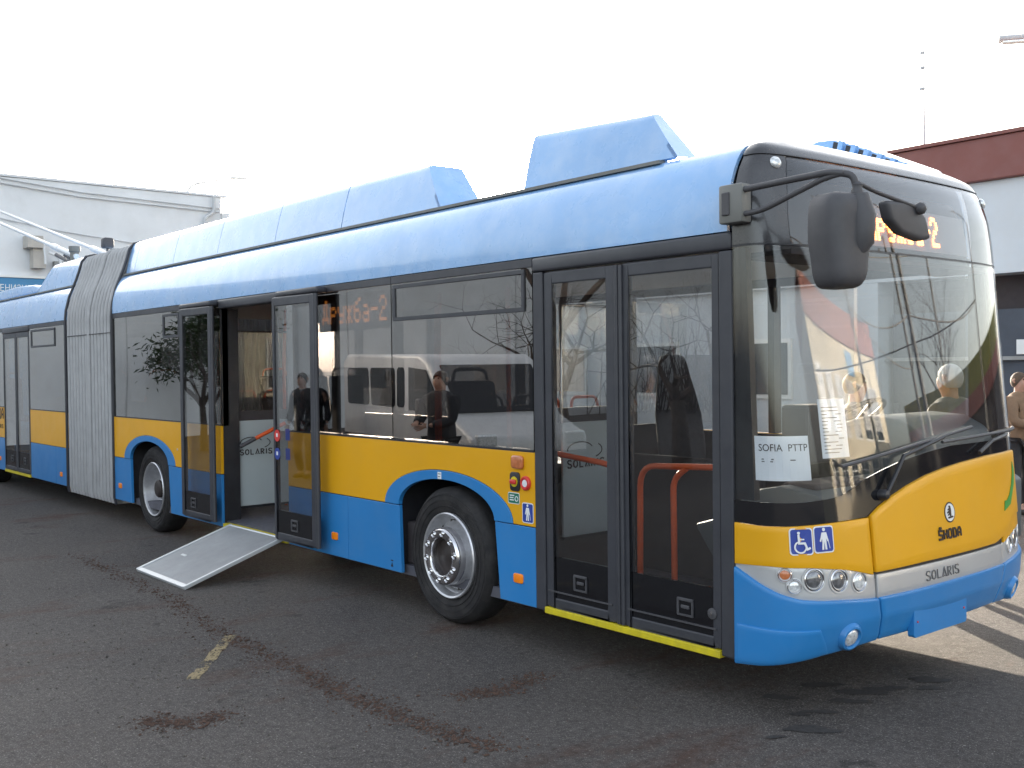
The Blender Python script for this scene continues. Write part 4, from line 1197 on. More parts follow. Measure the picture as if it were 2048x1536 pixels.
# ------------------------------------------------------------------ ground details
def worn_paint():
    m, nt, out = newmat('worn_yellow_line')
    b = nt.nodes.new('ShaderNodeBsdfPrincipled')
    b.inputs['Base Color'].default_value = (0.27, 0.21, 0.11, 1)
    b.inputs['Roughness'].default_value = 0.8
    t = nt.nodes.new('ShaderNodeBsdfTransparent')
    v = pos_node(nt)
    n1 = noise(nt, v, 55, 4, 0.7); n2 = noise(nt, v, 6, 3)
    ad = nt.nodes.new('ShaderNodeMath'); ad.operation = 'ADD'
    nt.links.new(n1, ad.inputs[0]); nt.links.new(n2, ad.inputs[1])
    mx = nt.nodes.new('ShaderNodeMixShader')
    nt.links.new(ramp(nt, ad.outputs[0], 0.98, 1.12), mx.inputs[0])
    nt.links.new(t.outputs[0], mx.inputs[1]); nt.links.new(b.outputs[0], mx.inputs[2])
    nt.links.new(mx.outputs[0], out.inputs['Surface'])
    return m
ln_ = MB()
d = Vector((.80, -.60, 0)).normalized(); s = Vector((-d.y, d.x, 0))
p0 = Vector((-3.50, -1.30, .004)); ll = 1.02
pts = []
for i in range(13):
    t = i / 12
    wob = .008 * math.sin(i * 2.1)
    pts.append((p0 + d * ll * t + s * (.038 + wob), p0 + d * ll * t - s * (.038 - wob)))
for (a, b_), (c, e) in zip(pts[:-1], pts[1:]):
    ln_.add([a, b_, e, c], [(0, 1, 2, 3)])
tag(obj('painted_line', ln_, worn_paint()), 'short worn yellowish paint line on the asphalt', None, None, 'structure')

# loose grit, one object
M['grit'] = mat('grit', (0.13, 0.115, 0.10), 0.9, var=0.5, vscale=12)
gr = MB()
rg = random.Random(3)
for k in range(900):
    if k < 500:
        x = rg.uniform(-7, 2.5); y = rg.uniform(-3.6, -.2)
    else:
        x = rg.gauss(-3.2, 1.3); y = rg.gauss(-1.9, .45)
    r_ = rg.uniform(.003, .010) * (1.6 if rg.random() < .05 else 1)
    v = [(x + r_ * rg.uniform(.6, 1.2) * a, y + r_ * rg.uniform(.6, 1.2) * b_, r_ * .5 + r_ * .6 * c) for a, b_, c in ((1, 0, 0), (0, 1, 0), (-1, 0, 0), (0, -1, 0), (0, 0, 1), (0, 0, -1))]
    gr.add(v, [(0, 1, 4), (1, 2, 4), (2, 3, 4), (3, 0, 4), (1, 0, 5), (2, 1, 5), (3, 2, 5), (0, 3, 5)])
tag(obj('grit', gr, 'grit'), 'loose grit scattered over the asphalt', 'grit', None, 'stuff')

# crumbling brown dirt along an old seam in the asphalt
M['dirt'] = mat('brown_dirt', (0.070, 0.040, 0.028), 0.95, var=0.5, vscale=20)
dc = MB()
def along(path, n, sp, rmax):
    P = [Vector((p[0], p[1])) for p in path]
    for k in range(n):
        i = rg.randrange(len(P) - 1)
        q = P[i].lerp(P[i + 1], rg.random()) + Vector((rg.gauss(0, sp), rg.gauss(0, sp)))
        r_ = abs(rg.gauss(0, rmax)) * .5 + .0025
        v = [(q.x + r_ * rg.uniform(.6, 1.4) * a_, q.y + r_ * rg.uniform(.6, 1.4) * b_, r_ * .25 + r_ * .5 * c) for a_, b_, c in ((1, 0, 0), (0, 1, 0), (-1, 0, 0), (0, -1, 0), (0, 0, 1), (0, 0, -1))]
        dc.add(v, [(0, 1, 4), (1, 2, 4), (2, 3, 4), (3, 0, 4), (1, 0, 5), (2, 1, 5), (3, 2, 5), (0, 3, 5)])
SEAM = [(-7.57, -1.1), (-5.1, -1.14), (-3.55, -1.32), (-2.43, -1.34), (-1.76, -1.38), (-1.11, -1.33), (-.59, -1.26)]
along(SEAM, 2600, .05, .010)
along(SEAM, 700, .15, .008)
along([(-2.16, -2.39), (-1.96, -2.28), (-1.93, -2.02)], 700, .06, .009)
along([(-1.39, -.9), (-1.28, -.7), (-1.38, -.31)], 700, .06, .009)
tag(obj('dirt', dc, 'dirt'), 'crumbled brown dirt along a seam in the asphalt', 'dirt', None, 'stuff')
# oil stains ahead of the bumper
M['stain'] = mat('oil_stain', (0.036, 0.034, 0.034), 0.7, var=0.3, vscale=40, bump=0.4, bscale=90)
def blob(cx, cy, rx, ry, rot, z=.004):
    mb = MB(); n = 26
    ph = [rg.uniform(0, 6.28) for _ in range(3)]
    pts = []
    for j in range(n):
        t = 2 * math.pi * j / n
        r_ = 1 + .22 * math.sin(2 * t + ph[0]) + .14 * math.sin(3 * t + ph[1]) + .09 * math.sin(5 * t + ph[2])
        x, y = rx * r_ * math.cos(t), ry * r_ * math.sin(t)
        pts.append((cx + x * math.cos(rot) - y * math.sin(rot), cy + x * math.sin(rot) + y * math.cos(rot), z))
    mb.add(pts, [tuple(range(n))])
    return mb
for k, (x, y, rx, ry) in enumerate(((-.16, .75, .10, .05), (.06, .79, .13, .05), (.12, .95, .11, .045), (.2, 1.29, .12, .05), (-.18, .39, .10, .04), (.11, .61, .10, .04), (.11, .34, .09, .03), (.06, .23, .06, .02), (.23, .08, .14, .05), (.18, -.14, .05, .02), (.28, 1.15, .08, .03))):
    tag(obj('oil_stain', blob(x, y, rx, ry, .85), 'stain'), 'dark oil stain on the asphalt in front of the bumper', None, 'oil stains ahead of the bumper', 'structure')
# ------------------------------------------------------------------ buildings
M['hall'] = mat('hall_wall', (0.72, 0.735, 0.75), 0.85, var=0.06, vscale=0.5, dust=0.25, dustcol=(0.45, 0.44, 0.42), bump=0.1, bscale=30)
M['hallgrey'] = mat('hall_trim', (0.52, 0.53, 0.54), 0.8, var=0.1)
M['rednail'] = mat('red_fascia', (0.23, 0.085, 0.072), 0.7, var=0.08, vscale=0.8, dust=0.35, dustcol=(0.27, 0.15, 0.14))
M['cream'] = mat('cream_render', (0.62, 0.55, 0.42), 0.85, var=0.05, vscale=0.8)
M['render'] = mat('pale_render', (0.60, 0.63, 0.66), 0.85, var=0.05, vscale=0.7, dust=0.2, dustcol=(0.5, 0.49, 0.46), bump=0.1, bscale=40)
M['gate'] = mat('dark_gate', (0.055, 0.065, 0.085), 0.6, var=0.15)
M['recess'] = mat('dark_recess', (0.05, 0.04, 0.042), 0.8, var=0.15)
M['concrete'] = mat('concrete', (0.30, 0.30, 0.29), 0.85, var=0.12, vscale=2, bump=0.15, bscale=60)
M['signblue'] = mat('sign_blue', (0.05, 0.22, 0.42), 0.5, var=0.06, vscale=1)
M['bgglass'] = glass('building_glass', (0.35, 0.38, 0.42), 0.12, wave=0.03)
M['winwhite'] = mat('window_white', (0.75, 0.75, 0.73), 0.5, var=0.03)

XH = -25.0
H = thing('depot_hall', (XH, -8, 0), 'tall white windowless hall wall behind the rear of the trolleybus', 'building')
obj('wall', MB().box(XH - 14, XH, -30, 8.35, 0, 6.72), 'hall', H)
obj('corner_pier', MB().box(XH - .6, XH + .05, 8.36, 8.60, 0, 6.3), 'hall', H)
obj('coping', MB().box(XH - 14.1, XH + .04, -30, 8.55, 6.73, 6.80), 'hall', H, bevel=.01)
for k, (z0, z1, r) in enumerate(((6.42, 6.02, .018), (6.30, 5.92, .018))):
    obj('cable', MB().tube([(XH + .05, 2.0, z0 + .30), (XH + .05, 4.5, z0 + .08), (XH + .05, 8.3, z1 + .38)], .018, 6), 'hallgrey', H)
obj('cable', MB().tube([(XH + .05, 1.0, 5.9), (XH + .05, 4, 5.45), (XH + .05, 8.0, 5.05)], .014, 6), 'hallgrey', H)
obj('downpipe', MB().tube(fillet([(XH + .12, 8.1, 6.7), (XH + .12, 8.1, 6.25), (XH + .12, 7.8, 6.1), (XH + .12, 7.8, .2)], .15), .05, 8), 'hallgrey', H, smooth=50)
for k in range(5):
    obj('wall_joint', MB().box(XH + .001, XH + .012, -26 + k * 6.8, -25.97 + k * 6.8, 0, 6.7), 'hallgrey', H)
M['ductbeige'] = mat('duct_beige', (0.46, 0.43, 0.39), 0.8, var=0.1)
dk = MB()
dk.box(XH + .02, XH + .45, 3.05, 3.42, 4.95, 5.25)
dk.box(XH + .02, XH + .35, 3.20, 3.50, 4.45, 4.95)
dt = tag(obj('wall_duct', dk, 'ductbeige'), 'beige wall bracket with pipes above the blue sign', 'duct')
obj('pipe', MB().tube(fillet([(XH + .4, 3.42, 5.25), (XH + .45, 3.46, 4.7), (XH + .45, 3.46, 4.55)], .1), .03, 8), 'hall', dt, smooth=50)
obj('pipe', MB().tube(fillet([(XH + .42, 3.55, 4.85), (XH + .45, 3.80, 4.75), (XH + .45, 3.88, 4.2)], .2), .035, 8), 'hall', dt, smooth=50)
obj('pipe', MB().box(XH + .02, XH + .2, 3.75, 6.6, 4.52, 4.66), 'concrete', dt)
sg = tag(obj('hall_sign', MB().box(XH + .02, XH + .10, .2, 4.6, 3.45, 4.20), 'signblue', bevel=.01), 'blue sign board with white Cyrillic letters on the hall wall', 'sign')
obj('sign_edge', MB().box(XH + .015, XH + .13, .15, 4.65, 4.205, 4.26), 'winwhite', sg)
text_mesh('sign_lettering', 'ХИГИЕНИЗИРАНЕ', .235, lambda x, y, z: Vector((XH + .105 + z, 2.78 + x * .80, 3.93 + y)), 'white', sg, extrude=.004)

YB = 12.0
B = thing('office_building', (4, YB, 0), 'white building with dark red roof fascia beyond the front of the trolleybus', 'building')
obj('wall', MB().box(-7.0, -4.9, YB, YB + 9, 3.2, 4.66), 'render', B)
obj('wall', MB().box(-4.9, -1.0, YB + .001, YB + 9, 3.2, 4.66), 'render', B)
obj('fascia', MB().box(-7.15, -.9, YB - .12, YB + 9.1, 4.665, 5.33), 'rednail', B, bevel=.02)
obj('roof_edge', MB().box(-7.2, -.85, YB - .16, YB + 9.1, 5.335, 5.39), 'rednail', B)
obj('pier', MB().box(-7.0, -6.6, YB + .002, YB + .6, 0, 3.195), 'render', B)
obj('recess_wall', MB().box(-6.6, -1.6, YB + .5, YB + .6, 0, 3.195), 'recess', B)
obj('gate', MB().box(-6.5, -1.8, YB + .30, YB + .36, 1.9, 2.65), 'gate', B)
obj('gate', MB().box(-6.5, -1.8, YB + .30, YB + .36, .15, 1.85), 'gate', B)
obj('beam', MB().box(-6.6, -1.6, YB + .20, YB + .40, 1.84, 1.90), 'concrete', B)
obj('notice_plate', MB().box(-4.36, -4.10, YB + .27, YB + .295, 1.93, 2.16), 'winwhite', B)
obj('step', MB().box(-6.6, -1.6, YB - .6, YB + .2, 0, .14), 'concrete', B)
obj('wall', MB().box(-1.6, -1.0, YB + .003, YB + 9, 0, 3.195), 'render', B)
S_ = thing('low_shed', (-20, 16, 0), 'pale low shed behind the trolleybus seen through its windows', 'building')
obj('wall', MB().box(-32, -9.6, 16, 24, 0, 3.55), 'render', S_)
obj('roof_edge', MB().box(-32.2, -9.4, 15.8, 24.2, 3.555, 3.7), 'hallgrey', S_)
for k in range(6):
    w_ = obj('window_frame', MB().box(-30 + k * 3.4, -28.2 + k * 3.4, 15.95, 16.02, 1.0, 2.4), 'winwhite', S_)
    obj('pane', MB().box(-29.9 + k * 3.4, -28.3 + k * 3.4, 15.935, 15.949, 1.1, 2.3), 'bgglass', w_)
# sunlit cream block ahead of the bus (mirrored in the windscreen)
XC = 23.0
K = thing('cream_block', (XC, 22, 0), 'cream block with red parapet and tall windows ahead of the bus', 'building')
obj('wall', MB().box(XC, XC + 10, 14.2, 31.5, 0, 7.4), 'cream', K)
obj('parapet', MB().box(XC - .15, XC + 10.1, 14.0, 31.7, 7.405, 8.8), 'rednail', K, bevel=.03)
for k in range(6):
    y = 15.2 + k * 2.7
    for z in (1.0, 4.0):
        w_ = obj('window_frame', MB().box(XC - .05, XC + .05, y, y + 1.7, z, z + 2.1), 'winwhite', K)
        for i in range(2):
            for j in range(2):
                obj('pane', MB().box(XC - .062, XC - .051, y + .08 + i * .81, y + .81 + i * .81, z + .08 + j * 1.02, z + 1.02 + j * 1.02), 'bgglass', w_)
sg2 = tag(obj('wall_sign', MB().box(XC - .08, XC - .01, 24.5, 26.0, 6.3, 7.2), 'signblue'), 'small plain blue sign on the cream block', 'sign')
Lw = thing('low_workshop', (8, 31, 0), 'long low workshop with olive and red fascia bands', 'building')
M['olive'] = mat('olive_band', (0.20, 0.19, 0.06), 0.7, var=0.1)
obj('wall', MB().box(0, 19, 31, 40, 0, 3.2), 'recess', Lw)
obj('fascia', MB().box(-.2, 19.2, 30.8, 40, 3.205, 3.9), 'rednail', Lw)
obj('upper_fascia', MB().box(-.2, 19.2, 30.85, 40, 3.905, 4.9), 'olive', Lw)
# antenna mast on the roof of the office
ms_ = tag(obj('antenna_mast', MB().tube([(-5.90, YB + .3, 5.35), (-5.90, YB + .3, 7.6)], [.020, .008], 6), 'hallgrey'), 'thin antenna mast rising from the red fascia', 'mast')
for z, l in ((6.4, .08), (6.75, .05), (7.0, .06)):
    obj('antenna_element', MB().box(-5.93 - l / 2, -5.92, YB + .28, YB + .32, z, z + .05), 'hallgrey', ms_)
    obj('antenna_element', MB().tube([(-5.90 - l, YB + .3, z + .02), (-5.90 + l, YB + .3, z + .02)], .010, 5), 'hallgrey', ms_)
# street lamps whose heads show above the roofs
def street_lamp(base, h, armdir, arml, label):
    b_ = Vector(base)
    L_ = thing('street_lamp', base, label, 'street lamp', 'street lamps around the yard')
    tip = b_ + Vector((0, 0, h)) + Vector(armdir) * arml
    obj('post', MB().tube(fillet([b_, b_ + Vector((0, 0, h - .3)), tip + Vector((0, 0, .1))], .5), [.09] + [.06] * 6 + [.035], 8), 'hallgrey', L_, smooth=50)
    hd_ = MB()
    a = Vector(armdir).normalized(); s_ = Vector((-a.y, a.x, 0))
    hd_.obox(tip + a * .28 + Vector((0, 0, .10)), a, s_, Vector((0, 0, 1)), .36, .13, .06)
    obj('lamp_head', hd_, 'hallgrey', L_, bevel=.04, smooth=50)
    obj('lamp_glass', MB().obox(tip + a * .32 + Vector((0, 0, .03)), a, s_, Vector((0, 0, 1)), .24, .10, .02), 'lens', L_)
q = Vector((-39.801, 15.876, 10.131))
street_lamp((q.x - .9, q.y - 2.0, 0), q.z, (.35, .94, 0), 1.9, 'distant street lamp showing just above the roof line near the white hall')
q = Vector((-6.745, 18.151, 8.496))
street_lamp((q.x + 1.6, q.y + 1.2, 0), q.z, (-.8, -.6, 0), 2.0, 'street lamp head at the upper right edge above the red fascia')

# ------------------------------------------------------------------ trees, hedge, poles and wires around the yard
M['bark'] = mat('bark', (0.060, 0.047, 0.038), 0.9, var=0.3, vscale=9, bump=0.4, bscale=40)
M['twig'] = mat('twig', (0.055, 0.040, 0.034), 0.9, var=0.3, vscale=5)
M['leaf'] = mat('evergreen_leaf', (0.035, 0.060, 0.022), 0.5, var=0.4, vscale=6)
def tree(base, h, seed, label, leaves=0, spread=.55, depth=6, first=.28):
    rn = random.Random(seed)
    T = thing('leafy_tree' if leaves else 'bare_tree', base, label, 'tree', 'trees around the yard')
    trunk = MB(); crown = MB(); tips = []
    def grow(p, d, l, r, lev):
        k = 3
        pts = [p]; q = p; dd = d
        for i in range(k):
            dd = (dd + Vector((rn.uniform(-1, 1), rn.uniform(-1, 1), rn.uniform(-.6, .9))) * .13).normalized()
            q = q + dd * (l / k); pts.append(q)
        r2 = r * .66
        (trunk if lev == 0 else crown).tube(pts, [r + (r2 - r) * i / k for i in range(k + 1)], 8 if lev == 0 else (5 if lev < 3 else 3), caps=False)
        if lev >= depth:
            tips.append((q, dd)); return
        nb = rn.choice((2, 3)) if lev else 4
        for i in range(nb):
            ang = rn.uniform(.30, .85) * spread / .55
            az = 2 * math.pi * (i + rn.random() * .7) / nb
            o1 = dd.orthogonal().normalized(); o2 = dd.cross(o1)
            nd = (dd * math.cos(ang) + (o1 * math.cos(az) + o2 * math.sin(az)) * math.sin(ang) + Vector((0, 0, .08))).normalized()
            grow(q, nd, l * rn.uniform(.62, .86), r2 * rn.uniform(.62, .85), lev + 1)
            if lev >= 2:
                tips.append((q, nd))
    b_ = Vector(base)
    grow(b_, Vector((0, 0, 1)), h * first, h * .024, 0)
    obj('trunk', trunk, 'bark', T, smooth=60)
    obj('crown', crown, 'twig', T, smooth=60)
    if leaves:
        lm = MB()
        for k in range(leaves):
            q, dd = tips[rn.randrange(len(tips))]
            c = q + Vector((rn.gauss(0, .18), rn.gauss(0, .18), rn.gauss(0, .18)))
            a = Vector((rn.uniform(-1, 1), rn.uniform(-1, 1), rn.uniform(-1, .4))).normalized(); o = a.orthogonal().normalized()
            s_ = rn.uniform(.05, .10)
            lm.add([c, c + a * s_ + o * s_ * .35, c + a * s_ * 2.1, c + a * s_ - o * s_ * .35], [(0, 1, 2, 3)])
        tag(obj('leaves', lm, 'leaf', T), None, None, None, 'stuff')
tree((-9.0, -9.6, 0), 7.5, 11, 'bare tree in front of the front door glass, seen in reflection', spread=.75, first=.16)
tree((-11.6, -9.2, 0), 7.0, 12, 'bare tree with low spreading branches reflected in the first window', spread=.8, first=.17)
tree((-16.5, -13.5, 0), 9.5, 13, 'tall bare tree behind the parked van', depth=5)
tree((-24.0, -8.0, 0), 5.5, 15, 'leafy evergreen tree beside the yard reflected in the middle door', leaves=2600, depth=5, first=.2)
tree((-19.5, -5.6, 0), 5.0, 16, 'smaller leafy evergreen tree reflected left of the middle door', leaves=2400, depth=5, first=.2)
tree((34, 40, 0), 15, 17, 'bare tree beyond the office building reflected in the windscreen', depth=5)
tree((22, 43, 0), 13, 18, 'taller bare tree reflected in the middle of the windscreen', depth=5)
# a thicket that reads as one mass behind the yard
hg = MB()
rn = random.Random(5)
for k in range(2600):
    x = rn.uniform(-70, 14); y = -26 + rn.gauss(0, 1.6)
    h = rn.uniform(1.2, 3.6)
    q = Vector((x + rn.gauss(0, .7), y + rn.gauss(0, .7), h))
    hg.tube([(x, y, 0), ((x + q.x) / 2 + rn.gauss(0, .15), (y + q.y) / 2, h * .55), q], [.03, .02, .004], 3, caps=False)
tag(obj('thicket', hg, 'twig'), 'brown leafless thicket along the far edge of the yard', 'thicket', None, 'stuff')
M['farwall'] = mat('far_wall', (0.20, 0.17, 0.15), 0.9, var=0.2, vscale=0.6)
wl = tag(obj('yard_wall', MB().box(-80, 18, -28.6, -28.2, 0, 2.2), 'farwall'), 'long low brown wall behind the leafless thicket', 'wall')
# trolley wire poles ahead of the bus
M['polegrey'] = mat('pole_grey', (0.13, 0.12, 0.11), 0.7, var=0.2)
heads = []
for k, (x, y, h) in enumerate(((10, 12.5, 9), (9, 17, 9), (14, 25, 10), (6, 22, 10), (20, 12.5, 10), (16, 34, 11), (-14, -19, 8), (-27, -17, 8))):
    lab = ['near', 'second nearest', 'third', 'lone low', 'far', 'farthest', 'left yard', 'far left yard'][k]
    P_ = tag(obj('wire_pole', MB().tube([(x, y, 0), (x, y, h)], [.11, .075], 8), 'polegrey', smooth=50), lab + ' steel trolley wire pole standing in the depot yard', 'pole', 'trolley wire poles in the yard')
    obj('cross_arm', MB().box(x - .03, x + .03, y - 1.2, y + 1.2, h - .7, h - .62), 'polegrey', P_)
    obj('insulator', MB().lathe([(.05, 0), (.07, .05), (.05, .1), (.001, .12)], (x, y - 1.0, h - .62), (0, 0, 1), 8), 'polegrey', P_)
    heads.append(Vector((x, y, h - .6)))
lows = [Vector((p.x, p.y, 5.2)) for p in heads]
pairs = [(0, 1), (0, 2), (1, 3), (2, 4), (3, 4), (4, 5), (1, 2), (6, 7)]
names = ['lowest', 'long', 'right hand', 'upper', 'slanting', 'far', 'short', 'left yard']
for (i, j), nm in zip(pairs, names):
    a, b_ = (heads[i], heads[j]) if nm in ('upper', 'far', 'left yard') else (lows[i], lows[j])
    for dz in (0,):
        pts = []
        for t in range(9):
            u = t / 8
            p = a.lerp(b_, u); p.z -= .35 * 4 * u * (1 - u); pts.append(p)
        tag(obj('overhead_wire', MB().tube(pts, .022, 5), 'polegrey'), nm + ' overhead trolley wire strung between yard poles', 'wire', 'overhead wires in the yard')

# ------------------------------------------------------------------ white van parked behind the photographer's left (mirrored in the side glass)
M['vanwhite'] = mat('van_white', (0.62, 0.62, 0.62), 0.35, coat=0.4, var=0.03, dust=0.15)
def van(loc, rz, label):
    V = thing('white_van', loc, label, 'van')
    V.rotation_euler.z = rz
    kids = []
    pr = [(-2.5, .45), (2.35, .45), (2.5, .6), (2.48, .85), (1.75, 1.12), (1.05, 1.92), (.8, 2.03), (-2.3, 2.08), (-2.5, 1.95)]
    kids.append(obj('body', MB().prism(pr, 'y', -.95, .95), 'vanwhite', None, bevel=.07, seg=3, smooth=50))
    for s_ in (-1, 1):
        y0, y1 = (.945, .962) if s_ > 0 else (-.962, -.945)
        for (x0, x1) in ((-2.25, -1.25), (-1.15, -.15), (-.05, .25)):
            kids.append(obj('window', MB().prism(rrect(x0, x1, 1.22, 1.84, .08), 'y', y0, y1), 'frit', None))
        kids.append(obj('window', MB().prism([(.42, 1.18), (1.50, 1.18), (1.02, 1.80), (.42, 1.84)], 'y', y0, y1), 'frit', None))
        kids.append(obj('side_mirror', MB().box(1.20, 1.34, s_ * 1.02, s_ * 1.22, 1.10, 1.38), 'black', None, bevel=.03))
        kids.append(obj('bumper_strip', MB().box(-2.4, 2.3, s_ * .945, s_ * .975, .62, .72), 'black', None))
        for x in (-1.55, 1.55):
            w_ = obj('wheel', MB().lathe([(.21, .0), (.20, -.03), (.06, -.01), (.001, -.01)], (x, s_ * .93, .33), (0, -s_, 0), 24), 'steel', None, smooth=40)
            obj('tyre', MB().lathe([(.21, .0), (.24, -.02), (.31, -.01), (.33, .03), (.33, .18), (.21, .2)], (x, s_ * .93, .33), (0, -s_, 0), 28), 'rubber', w_, smooth=40)
            kids.append(w_)
        kids.append(obj('headlight', MB().box(2.40, 2.52, s_ * .55, s_ * .88, .72, .90), 'lens', None, bevel=.03))
    kids.append(obj('windscreen', MB().obox((1.42, 0, 1.52), Vector((-.66, 0, .75)), Vector((0, 1, 0)), Vector((.75, 0, .66)), .46, .80, .012), 'frit', None))
    kids.append(obj('front_bumper', MB().box(2.3, 2.58, -.93, .93, .38, .62), 'plastic', None, bevel=.05, smooth=50))
    for k_ in kids:
        k_.parent = V
van((-10.4, -5.7, 0), 0.17, 'white minibus with dark windows parked parallel to the trolleybus')

# ------------------------------------------------------------------ people
def cl(name, col): return mat(name, col, 0.85, var=0.15, vscale=14, bump=0.3, bscale=60)
M['skin'] = mat('skin', (0.42, 0.24, 0.17), 0.55, var=0.06)
M['hairgrey'] = mat('grey_hair', (0.42, 0.42, 0.42), 0.7, var=0.15)
M['hairgrey2'] = mat('brown_hair', (0.09, 0.06, 0.04), 0.8, var=0.3, vscale=40)
M['hairdark'] = mat('dark_hair', (0.03, 0.022, 0.018), 0.7, var=0.2)
M['coatdark'] = cl('dark_coat', (0.022, 0.022, 0.026))
M['coatbeige'] = cl('beige_coat', (0.20, 0.125, 0.075))
M['coatgrey'] = cl('grey_coat', (0.12, 0.12, 0.125))
M['trousers'] = cl('dark_trousers', (0.030, 0.028, 0.030))
M['shoe'] = mat('shoe', (0.02, 0.017, 0.015), 0.5)
def skinned(name, nodes, edges, material, parent, lv=2, smooth=True):
    me = bpy.data.meshes.new(name)
    me.from_pydata([n[0] for n in nodes], edges, [])
    o = put(name, me, material, parent)
    md = o.modifiers.new('skin', 'SKIN')
    md.use_smooth_shade = True
    md.branch_smoothing = .6
    sv = me.skin_vertices[0].data
    for i, n in enumerate(nodes):
        sv[i].radius = n[1] if isinstance(n[1], tuple) else (n[1], n[1])
        sv[i].use_root = (i == 0)
    sb = o.modifiers.new('sub', 'SUBSURF'); sb.levels = lv; sb.render_levels = lv
    return o
def person(loc, rz, coat, hair, label, h=1.75, arm='down', stride=.12):
    k = h / 1.75
    P = thing('person', loc, label, 'person', None)
    P.rotation_euler.z = rz
    P.scale = (k, k, k)
    P['_root'] = 0
    # facing +x ; pelvis first (root)
    hands = []
    if arm == 'front':
        aL = [(.02, .20, 1.42), (.10, .25, 1.15), (.32, .10, 1.13)]
        aR = [(.02, -.20, 1.42), (.10, -.25, 1.15), (.32, -.08, 1.10)]
    else:
        aL = [(.0, .20, 1.42), (-.03, .26, 1.14), (.07, .27, .90)]
        aR = [(.0, -.20, 1.42), (-.05, -.26, 1.14), (.05, -.27, .90)]
    nodes = [((0, 0, .95), (.12, .10)), ((0, 0, 1.15), (.10, .085)), ((.0, 0, 1.33), (.11, .08)), ((0, 0, 1.43), (.06, .06)), ((.012, 0, 1.51), (.060, .060)),
             ((.03, 0, 1.565), (.092, .098)), ((.025, 0, 1.655), (.092, .110)), ((.015, 0, 1.725), (.066, .080)),
             (aL[0], .045), (aL[1], .036), (aL[2], .028), (aR[0], .045), (aR[1], .036), (aR[2], .028),
             ((.0, .095, .86), .088), ((.04 + stride * .3, .10, .48), .062), ((-stride * .5, .105, .09), .042), ((.13 - stride * .5, .115, .035), .035),
             ((.0, -.095, .86), .088), ((.04 - stride * .2, -.10, .48), .062), ((stride * .5, -.105, .09), .042), ((.13 + stride * .5, -.115, .035), .035),
             ((.105, 0, 1.645), .016)]
    ed = [(0, 1), (1, 2), (2, 3), (3, 4), (4, 5), (5, 6), (6, 7), (2, 8), (8, 9), (9, 10), (2, 11), (11, 12), (12, 13), (0, 14), (14, 15), (15, 16), (16, 17), (0, 18), (18, 19), (19, 20), (20, 21), (6, 22)]
    body = skinned('body', nodes, ed, 'skin', P)
    # coat and trousers just outside the body
    cn = [((0, 0, .80), (.20, .17)), ((0, 0, 1.0), (.20, .165)), ((0, 0, 1.18), (.20, .16)), ((0, 0, 1.36), (.215, .16)), ((.005, 0, 1.55), (.092, .098)),
          (aL[0], .095), (aL[1], .07), (tuple(np.array(aL[1]) + (np.array(aL[2]) - np.array(aL[1])) * .9), .054), (aR[0], .095), (aR[1], .07), (tuple(np.array(aR[1]) + (np.array(aR[2]) - np.array(aR[1])) * .9), .054)]
    skinned('coat', cn, [(0, 1), (1, 2), (2, 3), (3, 4), (3, 5), (5, 6), (6, 7), (3, 8), (8, 9), (9, 10)], coat, P)
    tn = [((0, 0, .92), (.15, .13))] + [(n[0], n[1] + .018) for n in (nodes[14], nodes[15], nodes[16])] + [(n[0], n[1] + .018) for n in (nodes[18], nodes[19], nodes[20])]
    skinned('trousers', tn, [(0, 1), (1, 2), (2, 3), (0, 4), (4, 5), (5, 6)], 'trousers', P)
    for a, b_ in ((16, 17), (20, 21)):
        p = Vector(nodes[a][0]); q = Vector(nodes[b_][0])
        obj('shoe', MB().tube([p + Vector((-.06, 0, -.04)), p + Vector((.0, 0, -.045)), q + Vector((-.02, 0, 0)), q + Vector((.05, 0, .0))], [.03, .05, .045, .028], 10), 'shoe', P, smooth=60)
    for hp, sgn in ((aL, 1), (aR, -1)):
        w = Vector(hp[2]); d = (w - Vector(hp[1])).normalized()
        s_ = d.orthogonal().normalized(); s_ = d.cross(Vector((1, 0, 0)) if abs(d.x) < .8 else Vector((0, 0, 1))).normalized(); t_ = d.cross(s_)
        hn = [(tuple(w), .026), (tuple(w + d * .07), (.036, .018))]
        he = [(0, 1)]
        for q in range(4):
            o = s_ * (-.03 + .02 * q); l = [.065, .078, .072, .055][q]
            i0 = len(hn)
            hn += [(tuple(w + d * .09 + o), .010), (tuple(w + d * (.09 + l * .5) + o + t_ * .006), .009), (tuple(w + d * (.09 + l) + o + t_ * .022), .007)]
            he += [(1, i0), (i0, i0 + 1), (i0 + 1, i0 + 2)]
        i0 = len(hn)
        hn += [(tuple(w + d * .04 - s_ * .035), .011), (tuple(w + d * .075 - s_ * .055 + t_ * .01), .009)]
        he += [(0, i0), (i0, i0 + 1)]
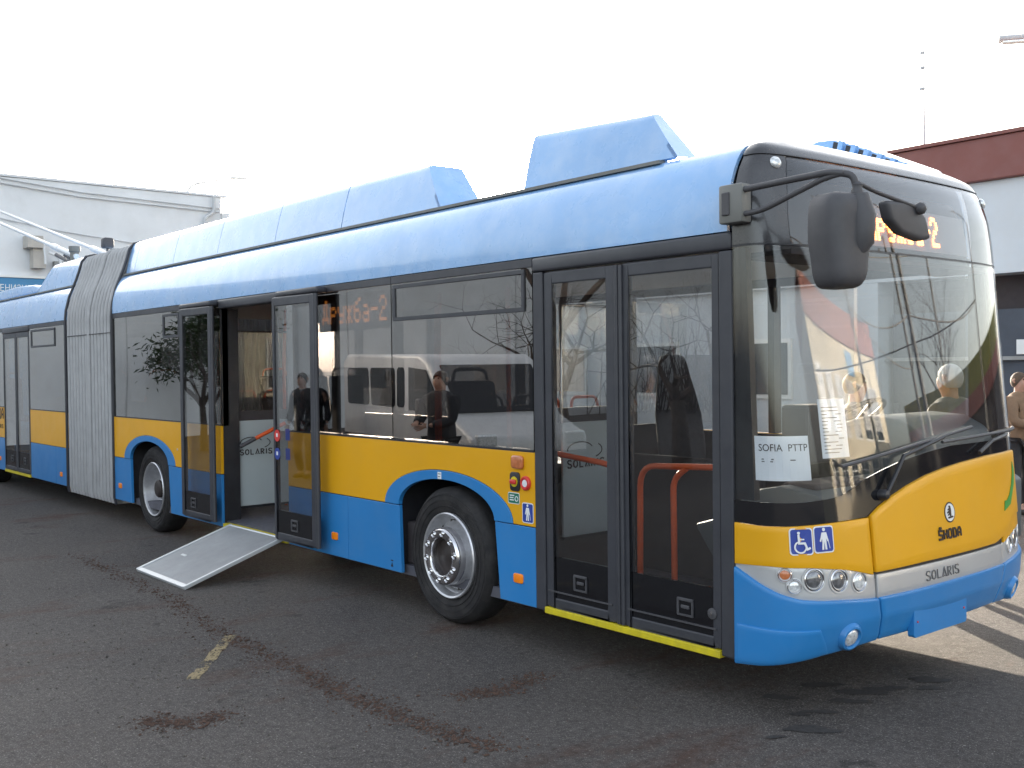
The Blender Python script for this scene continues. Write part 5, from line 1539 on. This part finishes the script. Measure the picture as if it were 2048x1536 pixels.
        skinned('hand', hn, he, 'skin', P, 1)
    hm = MB()
    for i in range(9):
        pass
    nu, nv = 14, 8
    v = []; f = []
    for i in range(nv + 1):
        ph = math.pi * .74 * i / nv
        for j in range(nu):
            t = 2 * math.pi * j / nu
            front = max(0, math.cos(t))
            ph2 = ph * (1 - .56 * front)
            v.append((.012 + .104 * math.sin(ph2) * math.cos(t), .090 * math.sin(ph2) * math.sin(t), 1.655 + .112 * math.cos(ph2)))
    for i in range(nv):
        for j in range(nu):
            f.append((i * nu + j, i * nu + (j + 1) % nu, (i + 1) * nu + (j + 1) % nu, (i + 1) * nu + j))
    obj('hair', MB().add(v, f), hair, P, smooth=80)
    for s_ in (-1, 1):
        obj('eye', MB().lathe([(.010, -.006), (.010, .002), (.005, .006), (.0005, .007)], (.098, s_ * .032, 1.672), (1, 0, 0), 10), 'hairdark', P, smooth=60)
        obj('ear', MB().tube([(.015, s_ * .082, 1.68), (.0, s_ * .094, 1.665), (.01, s_ * .084, 1.63)], [.010, .016, .009], 8), 'skin', P, smooth=60)
    obj('mouth', MB().box(.094, .101, -.022, .022, 1.600, 1.606), 'red', P)
    return P
def face_cam(p, extra=0):
    return math.atan2(CAM.y - p[1], CAM.x - p[0]) + extra
pp = (-0.95, 3.75, 0); person(pp, math.pi * .95, 'coatgrey', 'hairgrey', 'grey haired person in a grey coat standing beyond the driver window', 1.80)
pp = (-1.75, 3.60, 0); person(pp, math.pi * .2, 'coatdark', 'hairdark', 'dark haired person facing the grey haired one beyond the cab', 1.74)
q = Vector((-2.521, 8.319, 0)); person((q.x, q.y, 0), face_cam(q, 1.0), 'coatbeige', 'hairgrey2', 'person in a tan coat at the right edge beyond the bus front', 1.68, 'front')
person((-12.6, -4.4, 0), 1.0, 'coatdark', 'hairdark', 'person in dark clothes reflected in the open door leaf', 1.76)
person((-7.4, -3.3, 0), 1.35, 'coatdark', 'hairdark', 'person in dark clothes standing before the white minibus', 1.78, 'front')
for o in bpy.data.objects:
    if '_root' in o: del o['_root']
